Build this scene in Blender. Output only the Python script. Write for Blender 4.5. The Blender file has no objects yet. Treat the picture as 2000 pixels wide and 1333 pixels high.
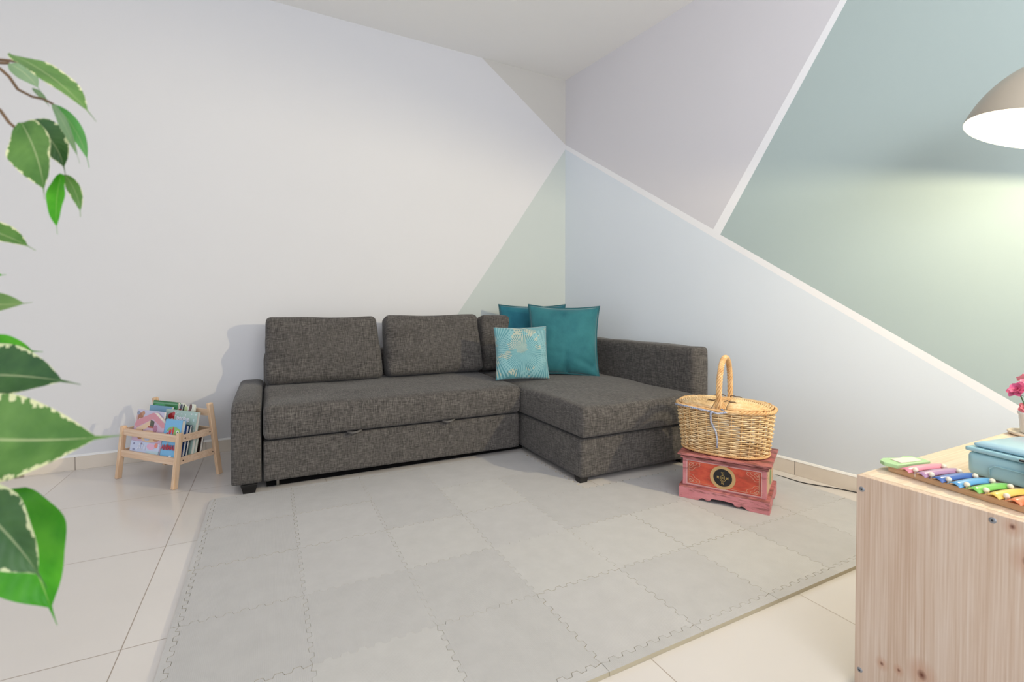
import bpy, bmesh, math, random
from mathutils import Vector, Matrix, noise
random.seed(7)
SC = bpy.context.scene
COL = SC.collection
PI = math.pi
R = math.radians

# ------------------------------------------------------------------ camera, world, lights, exposure
cam = bpy.data.cameras.new('camera')
cam_o = bpy.data.objects.new('camera', cam); COL.objects.link(cam_o)
cam_o.location = (0, 0, 0.887)
cam_o.rotation_euler = (R(90 - 0.911), 0, R(-26.867))
cam.sensor_width = 36; cam.lens = 16.828; cam.shift_y = -0.02606
cam.clip_start = 0.02
cam.dof.use_dof = True; cam.dof.focus_distance = 2.6; cam.dof.aperture_fstop = 8.0
SC.camera = cam_o
SC.view_settings.view_transform = 'Standard'
SC.view_settings.look = 'None'
SC.view_settings.gamma = 1.0
SC.view_settings.use_curve_mapping = False
SC.view_settings.exposure = 0.27

w = bpy.data.worlds.new('world'); SC.world = w; w.use_nodes = True
w.node_tree.nodes['Background'].inputs[0].default_value = (0.80, 0.87, 1.0, 1)
w.node_tree.nodes['Background'].inputs[1].default_value = 0.78

def area(name, loc, target, sx, sy, power, col):
    l = bpy.data.lights.new(name, 'AREA'); l.shape = 'RECTANGLE'; l.size = sx; l.size_y = sy
    l.energy = power; l.color = col
    o = bpy.data.objects.new(name, l); COL.objects.link(o)
    o.location = loc
    o.rotation_euler = (Vector(target) - Vector(loc)).to_track_quat('-Z', 'Y').to_euler()
    return o
# daylight through the window of the wall behind the camera
area('window_daylight', (-0.7, -2.6, 1.5), (1.9, 2.0, 1.1), 2.6, 2.0, 40, (0.92, 0.95, 1.0))
# added fill light, unseen behind the camera, to brighten the ceiling
area('ceiling_fill', (0.9, -1.2, 1.9), (1.1, -0.3, 2.82), 1.2, 1.0, 42, (0.98, 0.97, 1.0))

LAMP = (2.125, 0.595, 1.434)   # centre of the pendant shade's rim
lp = bpy.data.lights.new('pendant_bulb_light', 'POINT'); lp.energy = 26; lp.color = (1.0, 0.86, 0.56)
lp.shadow_soft_size = 0.02; lp.use_nodes = True
nt = lp.node_tree; em = nt.nodes['Emission']; fo = nt.nodes.new('ShaderNodeLightFalloff')
fo.inputs['Strength'].default_value = 1.0; fo.inputs['Smooth'].default_value = 0.0
mxl = nt.nodes.new('ShaderNodeMath'); mxl.operation = 'MULTIPLY_ADD'; mxl.inputs[1].default_value = 0.74
mx2 = nt.nodes.new('ShaderNodeMath'); mx2.operation = 'MULTIPLY'; mx2.inputs[1].default_value = 0.10
nt.links.new(fo.outputs['Constant'], mx2.inputs[0]); nt.links.new(fo.outputs['Linear'], mxl.inputs[0]); nt.links.new(mx2.outputs[0], mxl.inputs[2])
nt.links.new(mxl.outputs[0], em.inputs['Strength'])
lpo = bpy.data.objects.new('pendant_bulb_light', lp); COL.objects.link(lpo)
LAMP_N = Vector((0.201, -0.277, 1.0)).normalized()   # the shade is tipped a little towards the sofa
lpo.location = Vector(LAMP) + LAMP_N * 0.012

# ------------------------------------------------------------------ material helpers
def s2l(c):
    c = c / 255.0
    return c / 12.92 if c <= 0.04045 else ((c + 0.055) / 1.055) ** 2.4
def rgb(r, g, b): return (s2l(r), s2l(g), s2l(b), 1)
MATS = {}
class NB:
    def __init__(s, name):
        s.m = bpy.data.materials.new(name); s.m.use_nodes = True
        s.nt = s.m.node_tree; s.b = s.nt.nodes['Principled BSDF']; s.L = s.nt.links.new
    def n(s, t, **k):
        x = s.nt.nodes.new('ShaderNode' + t)
        for a, v in k.items(): setattr(x, a, v)
        return x
    def link(s, a, b): s.L(a, b)
    def val(s, sock, v):
        if hasattr(v, 'default_value') or isinstance(v, bpy.types.NodeSocket): s.L(v, sock)
        else: sock.default_value = v
    def math(s, op, a, b=None, c=None, clamp=False):
        x = s.n('Math', operation=op); x.use_clamp = clamp
        s.val(x.inputs[0], a)
        if b is not None: s.val(x.inputs[1], b)
        if c is not None: s.val(x.inputs[2], c)
        return x.outputs[0]
    def coord(s, kind='Object'): return s.n('TexCoord').outputs[kind]
    def sep(s, v):
        x = s.n('SeparateXYZ'); s.L(v, x.inputs[0]); return x.outputs
    def comb(s, x, y, z):
        c = s.n('CombineXYZ')
        for i, v in enumerate((x, y, z)): s.val(c.inputs[i], v)
        return c.outputs[0]
    def mapped(s, v, scale=(1, 1, 1), loc=(0, 0, 0), rot=(0, 0, 0)):
        m = s.n('Mapping'); s.L(v, m.inputs[0]); m.inputs['Scale'].default_value = scale
        m.inputs['Location'].default_value = loc; m.inputs['Rotation'].default_value = rot
        return m.outputs[0]
    def noise(s, v, scale, detail=3, rough=0.5, dist=0.0):
        x = s.n('TexNoise'); s.L(v, x.inputs['Vector']); x.inputs['Scale'].default_value = scale
        x.inputs['Detail'].default_value = detail; x.inputs['Roughness'].default_value = rough
        x.inputs['Distortion'].default_value = dist
        return x.outputs['Fac']
    def ramp(s, f, stops, interp='LINEAR'):
        r = s.n('ValToRGB'); r.color_ramp.interpolation = interp; s.L(f, r.inputs[0])
        e = r.color_ramp.elements
        while len(e) < len(stops): e.new(0.5)
        for i, (p, c) in enumerate(stops):
            e[i].position = p; e[i].color = c if len(c) == 4 else (*c, 1)
        return r.outputs[0]
    def mix(s, f, a, b, mode='MIX'):
        x = s.n('Mix', data_type='RGBA', blend_type=mode)
        s.val(x.inputs[0], f); s.val(x.inputs[6], a); s.val(x.inputs[7], b)
        return x.outputs[2]
    def bump(s, h, strength=0.3, dist=0.002):
        x = s.n('Bump'); s.L(h, x.inputs['Height']); x.inputs['Strength'].default_value = strength
        x.inputs['Distance'].default_value = dist; s.L(x.outputs[0], s.b.inputs['Normal'])
    def base(s, c): s.val(s.b.inputs['Base Color'], c)
    def rough(s, v): s.val(s.b.inputs['Roughness'], v)

def plain(name, c, rough=0.5, metal=0.0, spec=0.5, var=0.0, vscale=30, bump=0.0, bscale=200, coat=0.0):
    if name in MATS: return MATS[name]
    k = NB(name)
    if var or bump: co = k.coord()
    if var:
        f = k.noise(co, vscale, 3)
        lo = tuple(x * (1 - var) for x in c[:3]) + (1,); hi = tuple(min(1, x * (1 + var)) for x in c[:3]) + (1,)
        k.base(k.ramp(f, [(0.3, lo), (0.7, hi)]))
    else: k.base(c)
    k.rough(rough); k.b.inputs['Metallic'].default_value = metal
    k.b.inputs['Specular IOR Level'].default_value = spec
    if coat: k.b.inputs['Coat Weight'].default_value = coat; k.b.inputs['Coat Roughness'].default_value = 0.1
    if bump: k.bump(k.noise(co, bscale, 2), bump, 0.001)
    MATS[name] = k.m
    return k.m

def paint(name, c):           # matt wall paint with faint roller texture
    k = NB(name); co = k.coord()
    f = k.noise(co, 1.3, 4, 0.6)
    lo = tuple(x * 0.985 for x in c[:3]) + (1,)
    k.base(k.ramp(f, [(0.35, lo), (0.65, c)]))
    k.rough(0.62); k.b.inputs['Specular IOR Level'].default_value = 0.25
    k.bump(k.noise(co, 160, 3), 0.12, 0.001)
    MATS[name] = k.m; return k.m

def fabric(name, dark, mid, light):
    k = NB(name); co = k.coord()
    co2 = k.mapped(co, (1, 1, 1))
    nx = k.noise(k.mapped(co2, (420, 30, 30)), 1, 2, 0.6)
    ny = k.noise(k.mapped(co2, (30, 420, 30)), 1, 2, 0.6)
    nz = k.noise(k.mapped(co2, (30, 30, 420)), 1, 2, 0.6)
    N_ = k.sep(k.coord('Normal'))
    def wt(n_, a): return k.math('MULTIPLY', k.math('SUBTRACT', n_, 0.5), k.math('SUBTRACT', 1.0, k.math('MULTIPLY', a, a)))
    ssum = k.math('ADD', k.math('ADD', wt(nx, N_[0]), wt(ny, N_[1])), wt(nz, N_[2]))
    f = k.math('ADD', k.math('MULTIPLY', ssum, 0.62), 0.5)
    big = k.noise(co, 5, 4, 0.6)
    f2 = k.math('ADD', f, k.math('MULTIPLY', k.math('SUBTRACT', big, 0.5), 0.05))
    k.base(k.ramp(f2, [(0.35, dark), (0.50, mid), (0.65, light)]))
    k.rough(0.92); k.b.inputs['Specular IOR Level'].default_value = 0.15
    k.b.inputs['Sheen Weight'].default_value = 0.12; k.b.inputs['Sheen Roughness'].default_value = 0.5
    k.bump(f, 0.3, 0.0010)
    MATS[name] = k.m; return k.m

def velvet(name, lo, hi, bumpy=0.15):
    k = NB(name); co = k.coord()
    f = k.noise(co, 7, 4, 0.6, 0.5)
    k.base(k.ramp(f, [(0.3, lo), (0.7, hi)]))
    k.rough(0.75); k.b.inputs['Sheen Weight'].default_value = 0.35; k.b.inputs['Sheen Roughness'].default_value = 0.4
    k.b.inputs['Specular IOR Level'].default_value = 0.2
    k.bump(k.noise(co, 18, 4, 0.6), bumpy, 0.01)
    MATS[name] = k.m; return k.m

def wood(name, axis, lo, mid, hi, fine=260, long=7, rough=0.5, staves=0, knots=()):
    """grain runs along axis; optional glued staves across y and knots at (y, z, size) object coordinates"""
    k = NB(name); co = k.coord()
    sc = [fine, fine, fine]; sc[axis] = long
    dist = k.noise(k.mapped(co, tuple(3 if i == axis else 12 for i in range(3))), 1, 2)
    g = k.noise(k.mapped(co, tuple(sc)), 1, 3, 0.55, 0.3)
    sc2 = [40, 40, 40]; sc2[axis] = 1.6
    g2 = k.noise(k.mapped(co, tuple(sc2)), 1, 3, 0.6, 0.6)
    f = k.math('ADD', k.math('MULTIPLY', g, 0.5), k.math('MULTIPLY', g2, 0.5))
    X = k.sep(co)
    if staves:
        st = k.math('FLOOR', k.math('DIVIDE', X[1], staves))
        wn = k.n('TexWhiteNoise', noise_dimensions='1D'); k.L(st, wn.inputs['W'])
        f = k.math('ADD', f, k.math('MULTIPLY', k.math('SUBTRACT', wn.outputs['Value'], 0.5), 0.14))
        # growth-ring lines, different in each stave
        ph = k.math('MULTIPLY', wn.outputs['Value'], 40)
        warp = k.math('MULTIPLY', k.noise(k.mapped(co, (2, 9, 2.2)), 1, 2), 9)
        for (ky, kz, ks) in knots:
            d = k.math('SQRT', k.math('ADD', k.math('POWER', k.math('MULTIPLY', k.math('SUBTRACT', X[1], ky), 1.0 / ks), 2),
                                      k.math('POWER', k.math('MULTIPLY', k.math('SUBTRACT', X[2], kz), 0.45 / ks), 2)))
            warp = k.math('ADD', warp, k.math('DIVIDE', 7.0, k.math('ADD', k.math('MULTIPLY', d, d), 1.0)))
        ring = k.math('SINE', k.math('ADD', k.math('ADD', k.math('MULTIPLY', X[1], 1150), ph), warp))
        f = k.math('ADD', f, k.math('MULTIPLY', ring, 0.028))
    c = k.ramp(f, [(0.34, lo), (0.5, mid), (0.66, hi)])
    for (ky, kz, ks) in knots:
        d = k.math('SQRT', k.math('ADD', k.math('POWER', k.math('MULTIPLY', k.math('SUBTRACT', X[1], ky), 1.0 / ks), 2),
                                  k.math('POWER', k.math('MULTIPLY', k.math('SUBTRACT', X[2], kz), 0.8 / ks), 2)))
        halo = k.math('SUBTRACT', 1.0, k.math('MULTIPLY', d, 0.38), clamp=True)
        core = k.math('SUBTRACT', 1.0, k.math('MULTIPLY', d, 1.25), clamp=True)
        c = k.mix(k.math('MULTIPLY', halo, 0.55), c, rgb(178, 112, 74))
        c = k.mix(core, c, rgb(92, 42, 24))
    k.base(c); k.rough(rough); k.b.inputs['Specular IOR Level'].default_value = 0.35
    k.bump(g, 0.12, 0.0006)
    MATS[name] = k.m; return k.m

# ------------------------------------------------------------------ mesh helpers
class MB:
    def __init__(s): s.v = []; s.f = []; s.mi = []; s.uv = {}
    def add(s, vs, fs, mi=0):
        o = len(s.v); s.v += [tuple(x) for x in vs]; s.f += [tuple(i + o for i in f) for f in fs]; s.mi += [mi] * len(fs); return s
    def box(s, x0, x1, y0, y1, z0, z1, mi=0):
        v = [(x0, y0, z0), (x1, y0, z0), (x1, y1, z0), (x0, y1, z0), (x0, y0, z1), (x1, y0, z1), (x1, y1, z1), (x0, y1, z1)]
        return s.add(v, [(3, 2, 1, 0), (4, 5, 6, 7), (0, 1, 5, 4), (1, 2, 6, 5), (2, 3, 7, 6), (3, 0, 4, 7)], mi)
    def bar(s, a, b, w, t, up=(0, 0, 1), mi=0, w2=None):
        a = Vector(a); b = Vector(b); d = (b - a).normalized(); u = Vector(up); sd = d.cross(u)
        if sd.length < 1e-5: sd = d.cross(Vector((1, 0, 0)))
        sd.normalize(); u2 = sd.cross(d).normalized(); w2 = w if w2 is None else w2
        v = []
        for p, ww in ((a, w), (b, w2)):
            for i, j in ((-1, -1), (1, -1), (1, 1), (-1, 1)): v.append(p + sd * i * ww / 2 + u2 * j * t / 2)
        return s.add(v, [(3, 2, 1, 0), (4, 5, 6, 7), (0, 1, 5, 4), (1, 2, 6, 5), (2, 3, 7, 6), (3, 0, 4, 7)], mi)
    def tube(s, pts, r, n=10, closed=False, mi=0, caps=True, ry=None):
        P = [Vector(p) for p in pts]; N = len(P); vs = []; prev = None
        for i, p in enumerate(P):
            if closed: d = P[(i + 1) % N] - P[i - 1]
            else: d = P[min(i + 1, N - 1)] - P[max(i - 1, 0)]
            if d.length < 1e-9: d = Vector((0, 0, 1))
            d.normalize()
            if prev is None:
                a = Vector((0, 0, 1)) if abs(d.z) < 0.9 else Vector((1, 0, 0))
                sd = d.cross(a).normalized()
            else:
                sd = prev - d * prev.dot(d)
                if sd.length < 1e-6: sd = d.cross(Vector((0, 0, 1)))
                sd.normalize()
            prev = sd; up = sd.cross(d)
            rr = r[i] if isinstance(r, (list, tuple)) else r
            for k in range(n):
                t = 2 * PI * k / n
                vs.append(p + sd * math.cos(t) * rr + up * math.sin(t) * (rr if ry is None else ry))
        fs = []
        for i in range(N if closed else N - 1):
            j = (i + 1) % N
            for k in range(n):
                fs.append((i * n + k, i * n + (k + 1) % n, j * n + (k + 1) % n, j * n + k))
        if caps and not closed:
            fs.append(tuple(range(n))[::-1]); fs.append(tuple((N - 1) * n + k for k in range(n)))
        return s.add(vs, fs, mi)
    def lathe(s, prof, n=32, c=(0, 0, 0), mi=0, sx=1, sy=1):
        vs = []; 
        for (r, z) in prof:
            for k in range(n):
                t = 2 * PI * k / n
                vs.append((c[0] + r * sx * math.cos(t), c[1] + r * sy * math.sin(t), c[2] + z))
        fs = []
        for i in range(len(prof) - 1):
            for k in range(n):
                fs.append((i * n + k, i * n + (k + 1) % n, (i + 1) * n + (k + 1) % n, (i + 1) * n + k))
        return s.add(vs, fs, mi)
    def disc(s, c, r, n=24, mi=0, axis='z', ry=None):
        vs = []
        ry = r if ry is None else ry
        for k in range(n):
            t = 2 * PI * k / n; a, b = r * math.cos(t), ry * math.sin(t)
            vs.append((c[0] + a, c[1] + b, c[2]) if axis == 'z' else ((c[0] + a, c[1], c[2] + b) if axis == 'y' else (c[0], c[1] + a, c[2] + b)))
        return s.add(vs, [tuple(range(n))], mi)
    def prism(s, poly, axis, a, b, mi=0):
        """poly of 2-D points extruded along axis 0/1/2 from a to b"""
        def P(p, h): return {0: (h, p[0], p[1]), 1: (p[0], h, p[1]), 2: (p[0], p[1], h)}[axis]
        n = len(poly); vs = [P(p, a) for p in poly] + [P(p, b) for p in poly]
        fs = [tuple(range(n))[::-1], tuple(range(n, 2 * n))] + [(i, (i + 1) % n, n + (i + 1) % n, n + i) for i in range(n)]
        return s.add(vs, fs, mi)
    def build(s, name, mats, parent=None, smooth=False, bevel=0, loc=None, rot=None, seg=2, angle=35):
        me = bpy.data.meshes.new(name); me.from_pydata(s.v, [], s.f)
        if not isinstance(mats, (list, tuple)): mats = [mats]
        for m in mats: me.materials.append(m)
        me.polygons.foreach_set('material_index', s.mi)
        bm = bmesh.new(); bm.from_mesh(me)
        bmesh.ops.recalc_face_normals(bm, faces=bm.faces)
        if bevel:
            ed = [e for e in bm.edges if len(e.link_faces) == 2 and e.calc_face_angle(0) > R(angle)]
            bmesh.ops.bevel(bm, geom=ed, offset=bevel, segments=seg, affect='EDGES', profile=0.6, clamp_overlap=True)
        bm.to_mesh(me); bm.free()
        if smooth:
            me.polygons.foreach_set('use_smooth', [True] * len(me.polygons))
            if bevel or smooth == 'auto': me.set_sharp_from_angle(angle=R(40))
        o = bpy.data.objects.new(name, me); COL.objects.link(o)
        if parent: o.parent = parent
        if loc: o.location = loc
        if rot: o.rotation_euler = rot
        return o

def tag(o, label, cat, group=None, kind=None):
    o['label'] = label; o['category'] = cat
    if group: o['group'] = group
    if kind: o['kind'] = kind
    return o
def thing(name, label, cat, loc=(0, 0, 0), rot=(0, 0, 0), group=None):
    o = bpy.data.objects.new(name, None); COL.objects.link(o); o.location = loc; o.rotation_euler = rot
    o.empty_display_size = 0.05
    return tag(o, label, cat, group)
def struct(o): o['kind'] = 'structure'; return o

def softbox(x0, x1, y0, y1, z0, z1, r, n=(24, 16, 6), dome=0.0, fn=None):
    """box with rounded edges and an evenly divided surface; fn(u,v,w,p) may displace"""
    m = MB(); c = Vector(((x0 + x1) / 2, (y0 + y1) / 2, (z0 + z1) / 2)); h = Vector(((x1 - x0) / 2, (y1 - y0) / 2, (z1 - z0) / 2))
    idx = {}
    def V(i, j, k):
        key = (i, j, k)
        if key in idx: return idx[key]
        t = []
        for q, nn, hh in ((i, n[0], h.x), (j, n[1], h.y), (k, n[2], h.z)):
            # denser near the ends
            a = -1 + 2 * q / nn; a = math.sin(a * PI / 2) * 0.6 + a * 0.4
            t.append(a * hh)
        q = Vector([max(-(hh - r), min(hh - r, tt)) for tt, hh in zip(t, h)])
        d = Vector(t) - q
        p = q + (d.normalized() * r if d.length > 1e-7 else Vector())
        u, v_, w_ = p.x / h.x, p.y / h.y, p.z / h.z
        if dome and w_ > 0: p.z += dome * (1 - abs(u) ** 3) * (1 - abs(v_) ** 3) * w_
        if fn: p = Vector(fn(u, v_, w_, p))
        idx[key] = len(m.v); m.v.append(tuple(p + c)); return idx[key]
    def quad(a, b, cc, d): m.f.append((a, b, cc, d)); m.mi.append(0)
    for i in range(n[0]):
        for j in range(n[1]):
            for k in (0, n[2]): quad(V(i, j, k), V(i + 1, j, k), V(i + 1, j + 1, k), V(i, j + 1, k))
        for k in range(n[2]):
            for j in (0, n[1]): quad(V(i, j, k), V(i + 1, j, k), V(i + 1, j, k + 1), V(i, j, k + 1))
    for j in range(n[1]):
        for k in range(n[2]):
            for i in (0, n[0]): quad(V(i, j, k), V(i, j + 1, k), V(i, j + 1, k + 1), V(i, j, k + 1))
    return m

def lettering(name, text, size, mat, parent, loc, rot, extrude=0.0004, width=None, offset=0.0, shear=0.0):
    cu = bpy.data.curves.new(name, 'FONT'); cu.body = text; cu.size = size; cu.extrude = extrude
    cu.align_x = 'CENTER'; cu.align_y = 'CENTER'; cu.offset = offset; cu.shear = shear; cu.resolution_u = 4
    tmp = bpy.data.objects.new(name, cu); COL.objects.link(tmp)
    bpy.context.view_layer.update()
    me = bpy.data.meshes.new_from_object(tmp.evaluated_get(bpy.context.evaluated_depsgraph_get()))
    bpy.data.objects.remove(tmp); bpy.data.curves.remove(cu)
    me.materials.clear(); me.materials.append(mat)
    if width:
        xs = [v.co.x for v in me.vertices]; k = width / max(1e-6, max(xs) - min(xs))
        for v in me.vertices: v.co.x *= k
    o = bpy.data.objects.new(name, me); COL.objects.link(o); o.parent = parent; o.location = loc; o.rotation_euler = rot
    return o

# ------------------------------------------------------------------ materials
WHITE = paint('white_wall_paint', rgb(211, 210, 211))
GREYW = paint('warm_grey_wall_paint', rgb(196, 193, 187))
MINTL = paint('pale_mint_wall_paint', rgb(189, 196, 193))
GREYR = paint('cool_grey_wall_paint', rgb(210, 207, 209))
TEALR = paint('sage_teal_wall_paint', rgb(172, 186, 183))
BLUER = paint('pale_blue_wall_paint', rgb(219, 225, 230))
STRIPE = paint('off_white_stripe_paint', rgb(236, 235, 235))
CEIL = paint('ceiling_paint', rgb(242, 240, 236))

def floor_mat():
    k = NB('glossy_cream_floor_tiles'); co = k.coord(); X = k.sep(co)
    def line(v, off, per, wd):
        f = k.math('FRACT', k.math('DIVIDE', k.math('ADD', v, 60 - off), per))
        d = k.math('ABSOLUTE', k.math('SUBTRACT', f, 0.5))
        return k.math('GREATER_THAN', d, 0.5 - wd / per / 2)
    # grout lines every 0.6 m (fract(x)=0 on the line)
    g = k.math('MAXIMUM', line(X[0], -0.349, 0.6, 0.0028), line(X[1], 1.547, 0.6, 0.0028))
    cx = k.math('FLOOR', k.math('DIVIDE', k.math('ADD', X[0], 60.349), 0.6))
    cy = k.math('FLOOR', k.math('DIVIDE', k.math('ADD', X[1], 60 - 1.547), 0.6))
    wn = k.n('TexWhiteNoise', noise_dimensions='3D'); k.L(k.comb(cx, cy, 0.0), wn.inputs['Vector'])
    f = k.math('ADD', k.math('MULTIPLY', wn.outputs['Value'], 0.3), k.math('MULTIPLY', k.noise(co, 2.5, 4), 0.7))
    c = k.ramp(f, [(0.25, rgb(210, 204, 199)), (0.75, rgb(217, 211, 206))])
    c = k.mix(g, c, rgb(160, 148, 136))
    k.base(c); k.val(k.b.inputs['Roughness'], k.math('ADD', k.math('MULTIPLY', g, 0.5), k.math('ADD', 0.11, k.math('MULTIPLY', k.noise(co, 9, 3), 0.10))))
    k.b.inputs['Specular IOR Level'].default_value = 0.55
    k.bump(k.math('SUBTRACT', 1.0, g), 0.4, 0.001)
    return k.m
FLOOR = floor_mat()

def base_mat(name, off, lo=rgb(212, 200, 184), hi=rgb(220, 208, 193)):
    k = NB(name); co = k.coord(); X = k.sep(co)
    f = k.math('FRACT', k.math('DIVIDE', k.math('ADD', X[0], 60 - off), 0.6))
    d = k.math('ABSOLUTE', k.math('SUBTRACT', f, 0.5))
    g = k.math('GREATER_THAN', d, 0.5 - 0.0032 / 0.6 / 2)
    c = k.ramp(k.noise(co, 8, 4), [(0.3, lo), (0.7, hi)])
    k.base(k.mix(g, c, rgb(120, 106, 92))); k.rough(0.28)
    return k.m

# ------------------------------------------------------------------ room shell
ZC = 2.8215
CX, CY = 2.270, 3.470
AL = 0.0261; ALR = R(-83.92)
wb = MB()
wb.prism([(-6.3, 0), (-1.58, 0), (-0.977, 0.85), (-0.739, 1.177), (0, 2.235), (0, 2.274), (-0.785, ZC), (-6.3, ZC)], 1, 0, 0.12, 0)
wb.prism([(-0.785, ZC), (0, 2.274), (0, ZC)], 1, 0, 0.12, 1)
wb.prism([(0, 2.235), (-0.739, 1.177), (-0.977, 0.85), (-1.58, 0), (0, 0)], 1, 0, 0.12, 2)
struct(wb.build('wall_back', [WHITE, GREYW, MINTL], loc=(CX, CY, 0), rot=(0, 0, AL)))
wr = MB()
wr.prism([(0, 0), (0, 2.235), (1.373, 1.342), (2.601, 0.553), (3.46, 0)], 1, 0, 0.12, 0)
wr.prism([(0, 2.235), (0, 2.275), (1.419, 1.36), (2.394, ZC), (2.421, ZC), (1.466, 1.322), (2.6, 0.593), (3.52, 0), (3.46, 0), (2.601, 0.553), (1.373, 1.342)], 1, 0, 0.12, 1)
wr.prism([(0, 2.275), (0, ZC), (2.394, ZC), (1.419, 1.36)], 1, 0, 0.12, 2)
wr.prism([(1.466, 1.322), (2.421, ZC), (6.2, ZC), (6.2, 0), (3.52, 0), (2.6, 0.593)], 1, 0, 0.12, 3)
struct(wr.build('wall_right', [BLUER, STRIPE, GREYR, TEALR], loc=(CX, CY, 0), rot=(0, 0, ALR)))
struct(MB().box(-4.0, 3.1, -2.7, 3.62, -0.06, 0.0).build('floor', FLOOR))
struct(MB().box(-4.0, 3.1, -2.7, 3.62, ZC, ZC + 0.06).build('ceiling', CEIL))

bb = MB().box(-6.3, -0.012, -0.011, 0.0, 0.0, 0.072)
struct(bb.build('baseboard_back', base_mat('beige_skirting_tiles_back', -3.218), loc=(CX, CY, 0), rot=(0, 0, AL), bevel=0.0015))
bb = MB().box(0.0, 6.2, -0.011, 0.0, 0.0, 0.072)
struct(bb.build('baseboard_right', base_mat('beige_skirting_tiles_lit', 1.915, rgb(228, 217, 202), rgb(236, 226, 212)), loc=(CX, CY, 0), rot=(0, 0, ALR), bevel=0.0015))  # paler copy of the back skirting tiles, with the brighter light in its colour
CAULK = plain('white_caulk', rgb(232, 230, 226), 0.5)
c1 = MB().prism([(-0.012, 0.0722), (0.0, 0.0722), (0.0, 0.082), (-0.005, 0.079)], 0, -6.3, -0.012)
struct(c1.build('trim_1', CAULK, loc=(CX, CY, 0), rot=(0, 0, AL)))
c1 = MB().prism([(-0.012, 0.0722), (0.0, 0.0722), (0.0, 0.082), (-0.005, 0.079)], 0, 0.0, 6.2)
struct(c1.build('trim_2', CAULK, loc=(CX, CY, 0), rot=(0, 0, ALR)))

# ------------------------------------------------------------------ foam puzzle mat
def foam(name, c, horiz):
    k = NB(name); co = k.coord(); X = k.sep(co)
    v = X[0] if horiz else X[1]
    rid = k.math('SINE', k.math('MULTIPLY', v, 2 * PI / 0.0042))
    f = k.noise(co, 14, 5, 0.65)
    lo = tuple(x * 0.95 for x in c[:3]) + (1,); hi = tuple(x * 1.03 for x in c[:3]) + (1,)
    col = k.ramp(f, [(0.3, lo), (0.7, hi)])
    # scuffs and dust worn into the foam
    sc = k.noise(k.mapped(co, (3, 9, 1)), 6, 6, 0.75, 1.2)
    col = k.mix(k.math('MULTIPLY', k.math('GREATER_THAN', sc, 0.69), 0.10), col, rgb(226, 222, 216))
    sp = k.noise(co, 85, 2, 0.5)
    col = k.mix(k.math('MULTIPLY', k.math('GREATER_THAN', sp, 0.805), 0.5), col, rgb(120, 114, 106))
    k.base(col); k.rough(0.78); k.b.inputs['Specular IOR Level'].default_value = 0.3
    h = k.math('ADD', k.math('MULTIPLY', rid, 0.5), k.math('MULTIPLY', k.noise(co, 350, 2), 0.6))
    k.bump(h, 0.28, 0.0007)
    return k.m
FO = [foam('grey_foam_a', rgb(185, 183, 182), True), foam('grey_foam_b', rgb(188, 186, 185), False), foam('grey_foam_c', rgb(184, 182, 181), True), foam('grey_foam_d', rgb(190, 188, 186), False)]
FSIDE = plain('foam_side_floor_bounce', rgb(182, 172, 148), 0.85)  # khaki tint puts light reflected off the floor into the side colour
P_ = 0.3157; X0 = -0.2270; Y0 = 0.937; MT = 0.012
def teeth(t0, t1, sgn=1, n=7, d=0.0058):
    """offsets along a seam from t0 to t1"""
    L = t1 - t0; out = [(t0, 0.0)]; a = 0.045 * L; stp = (L - 2 * a) / (2 * n)
    for i in range(n):
        b = t0 + a + stp * (2 * i + 0.5)
        o = d * sgn
        out += [(b - 0.12 * stp, -o), (b + 0.12 * stp, o), (b + 0.88 * stp, o), (b + 1.12 * stp, -o)]
    out.append((t1, 0.0))
    return out
def inset(poly, g):
    n = len(poly); out = []
    area_ = sum(poly[i][0] * poly[(i + 1) % n][1] - poly[(i + 1) % n][0] * poly[i][1] for i in range(n))
    sg = 1 if area_ > 0 else -1
    for i in range(n):
        p0 = Vector(poly[i - 1]); p = Vector(poly[i]); p1 = Vector(poly[(i + 1) % n])
        d0 = (p - p0).normalized(); d1 = (p1 - p).normalized()
        n0 = Vector((-d0.y, d0.x)) * sg; n1 = Vector((-d1.y, d1.x)) * sg
        b = n0 + n1
        if b.length < 1e-4: out.append(tuple(p + n0 * g)); continue
        b.normalize(); k = g / max(0.4, b.dot(n0)); out.append(tuple(p + b * k))
    return out
puzzle = thing('foam_puzzle_mat', 'large light grey interlocking foam play mat of square pieces covering the tiled floor', 'play mat', (1.05, 1.6, 0))
present = {}
for i in range(8):
    for j in range(5):
        if i >= 5 and j >= 3: continue
        present[(i, j)] = 1
rs = random.Random(3)
def mpart(poly, name, mat, g):
    pm = MB().prism(inset(poly, g), 2, 0.0005, MT + rs.uniform(-0.0003, 0.0003))
    for q_ in range(2, len(pm.mi)): pm.mi[q_] = 1
    o = pm.build(name, [mat, FSIDE], puzzle)
    o.location = (-1.05, -1.6, 0); return o
for (i, j) in present:
    x0 = X0 + P_ * i; x1 = x0 + P_; y0 = Y0 + P_ * j; y1 = y0 + P_
    s1 = 1 if (i + j) % 2 else -1
    bot = [(t, y0 + o) for t, o in teeth(x0, x1, 1)]
    rig = [(x1 + o, t) for t, o in teeth(y0, y1, 1)]
    top = [(t, y1 + o) for t, o in teeth(x0, x1, 1)][::-1]
    lef = [(x0 + o, t) for t, o in teeth(y0, y1, 1)][::-1]
    poly = bot[:-1] + rig[:-1] + top[:-1] + lef[:-1]
    mpart(poly, 'foam_tile', FO[(i * 3 + j * 2 + (i * j) % 3) % 4], rs.choice([0.00015, 0.0002, 0.0006]) if i > 0 else 0.0005)
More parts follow.
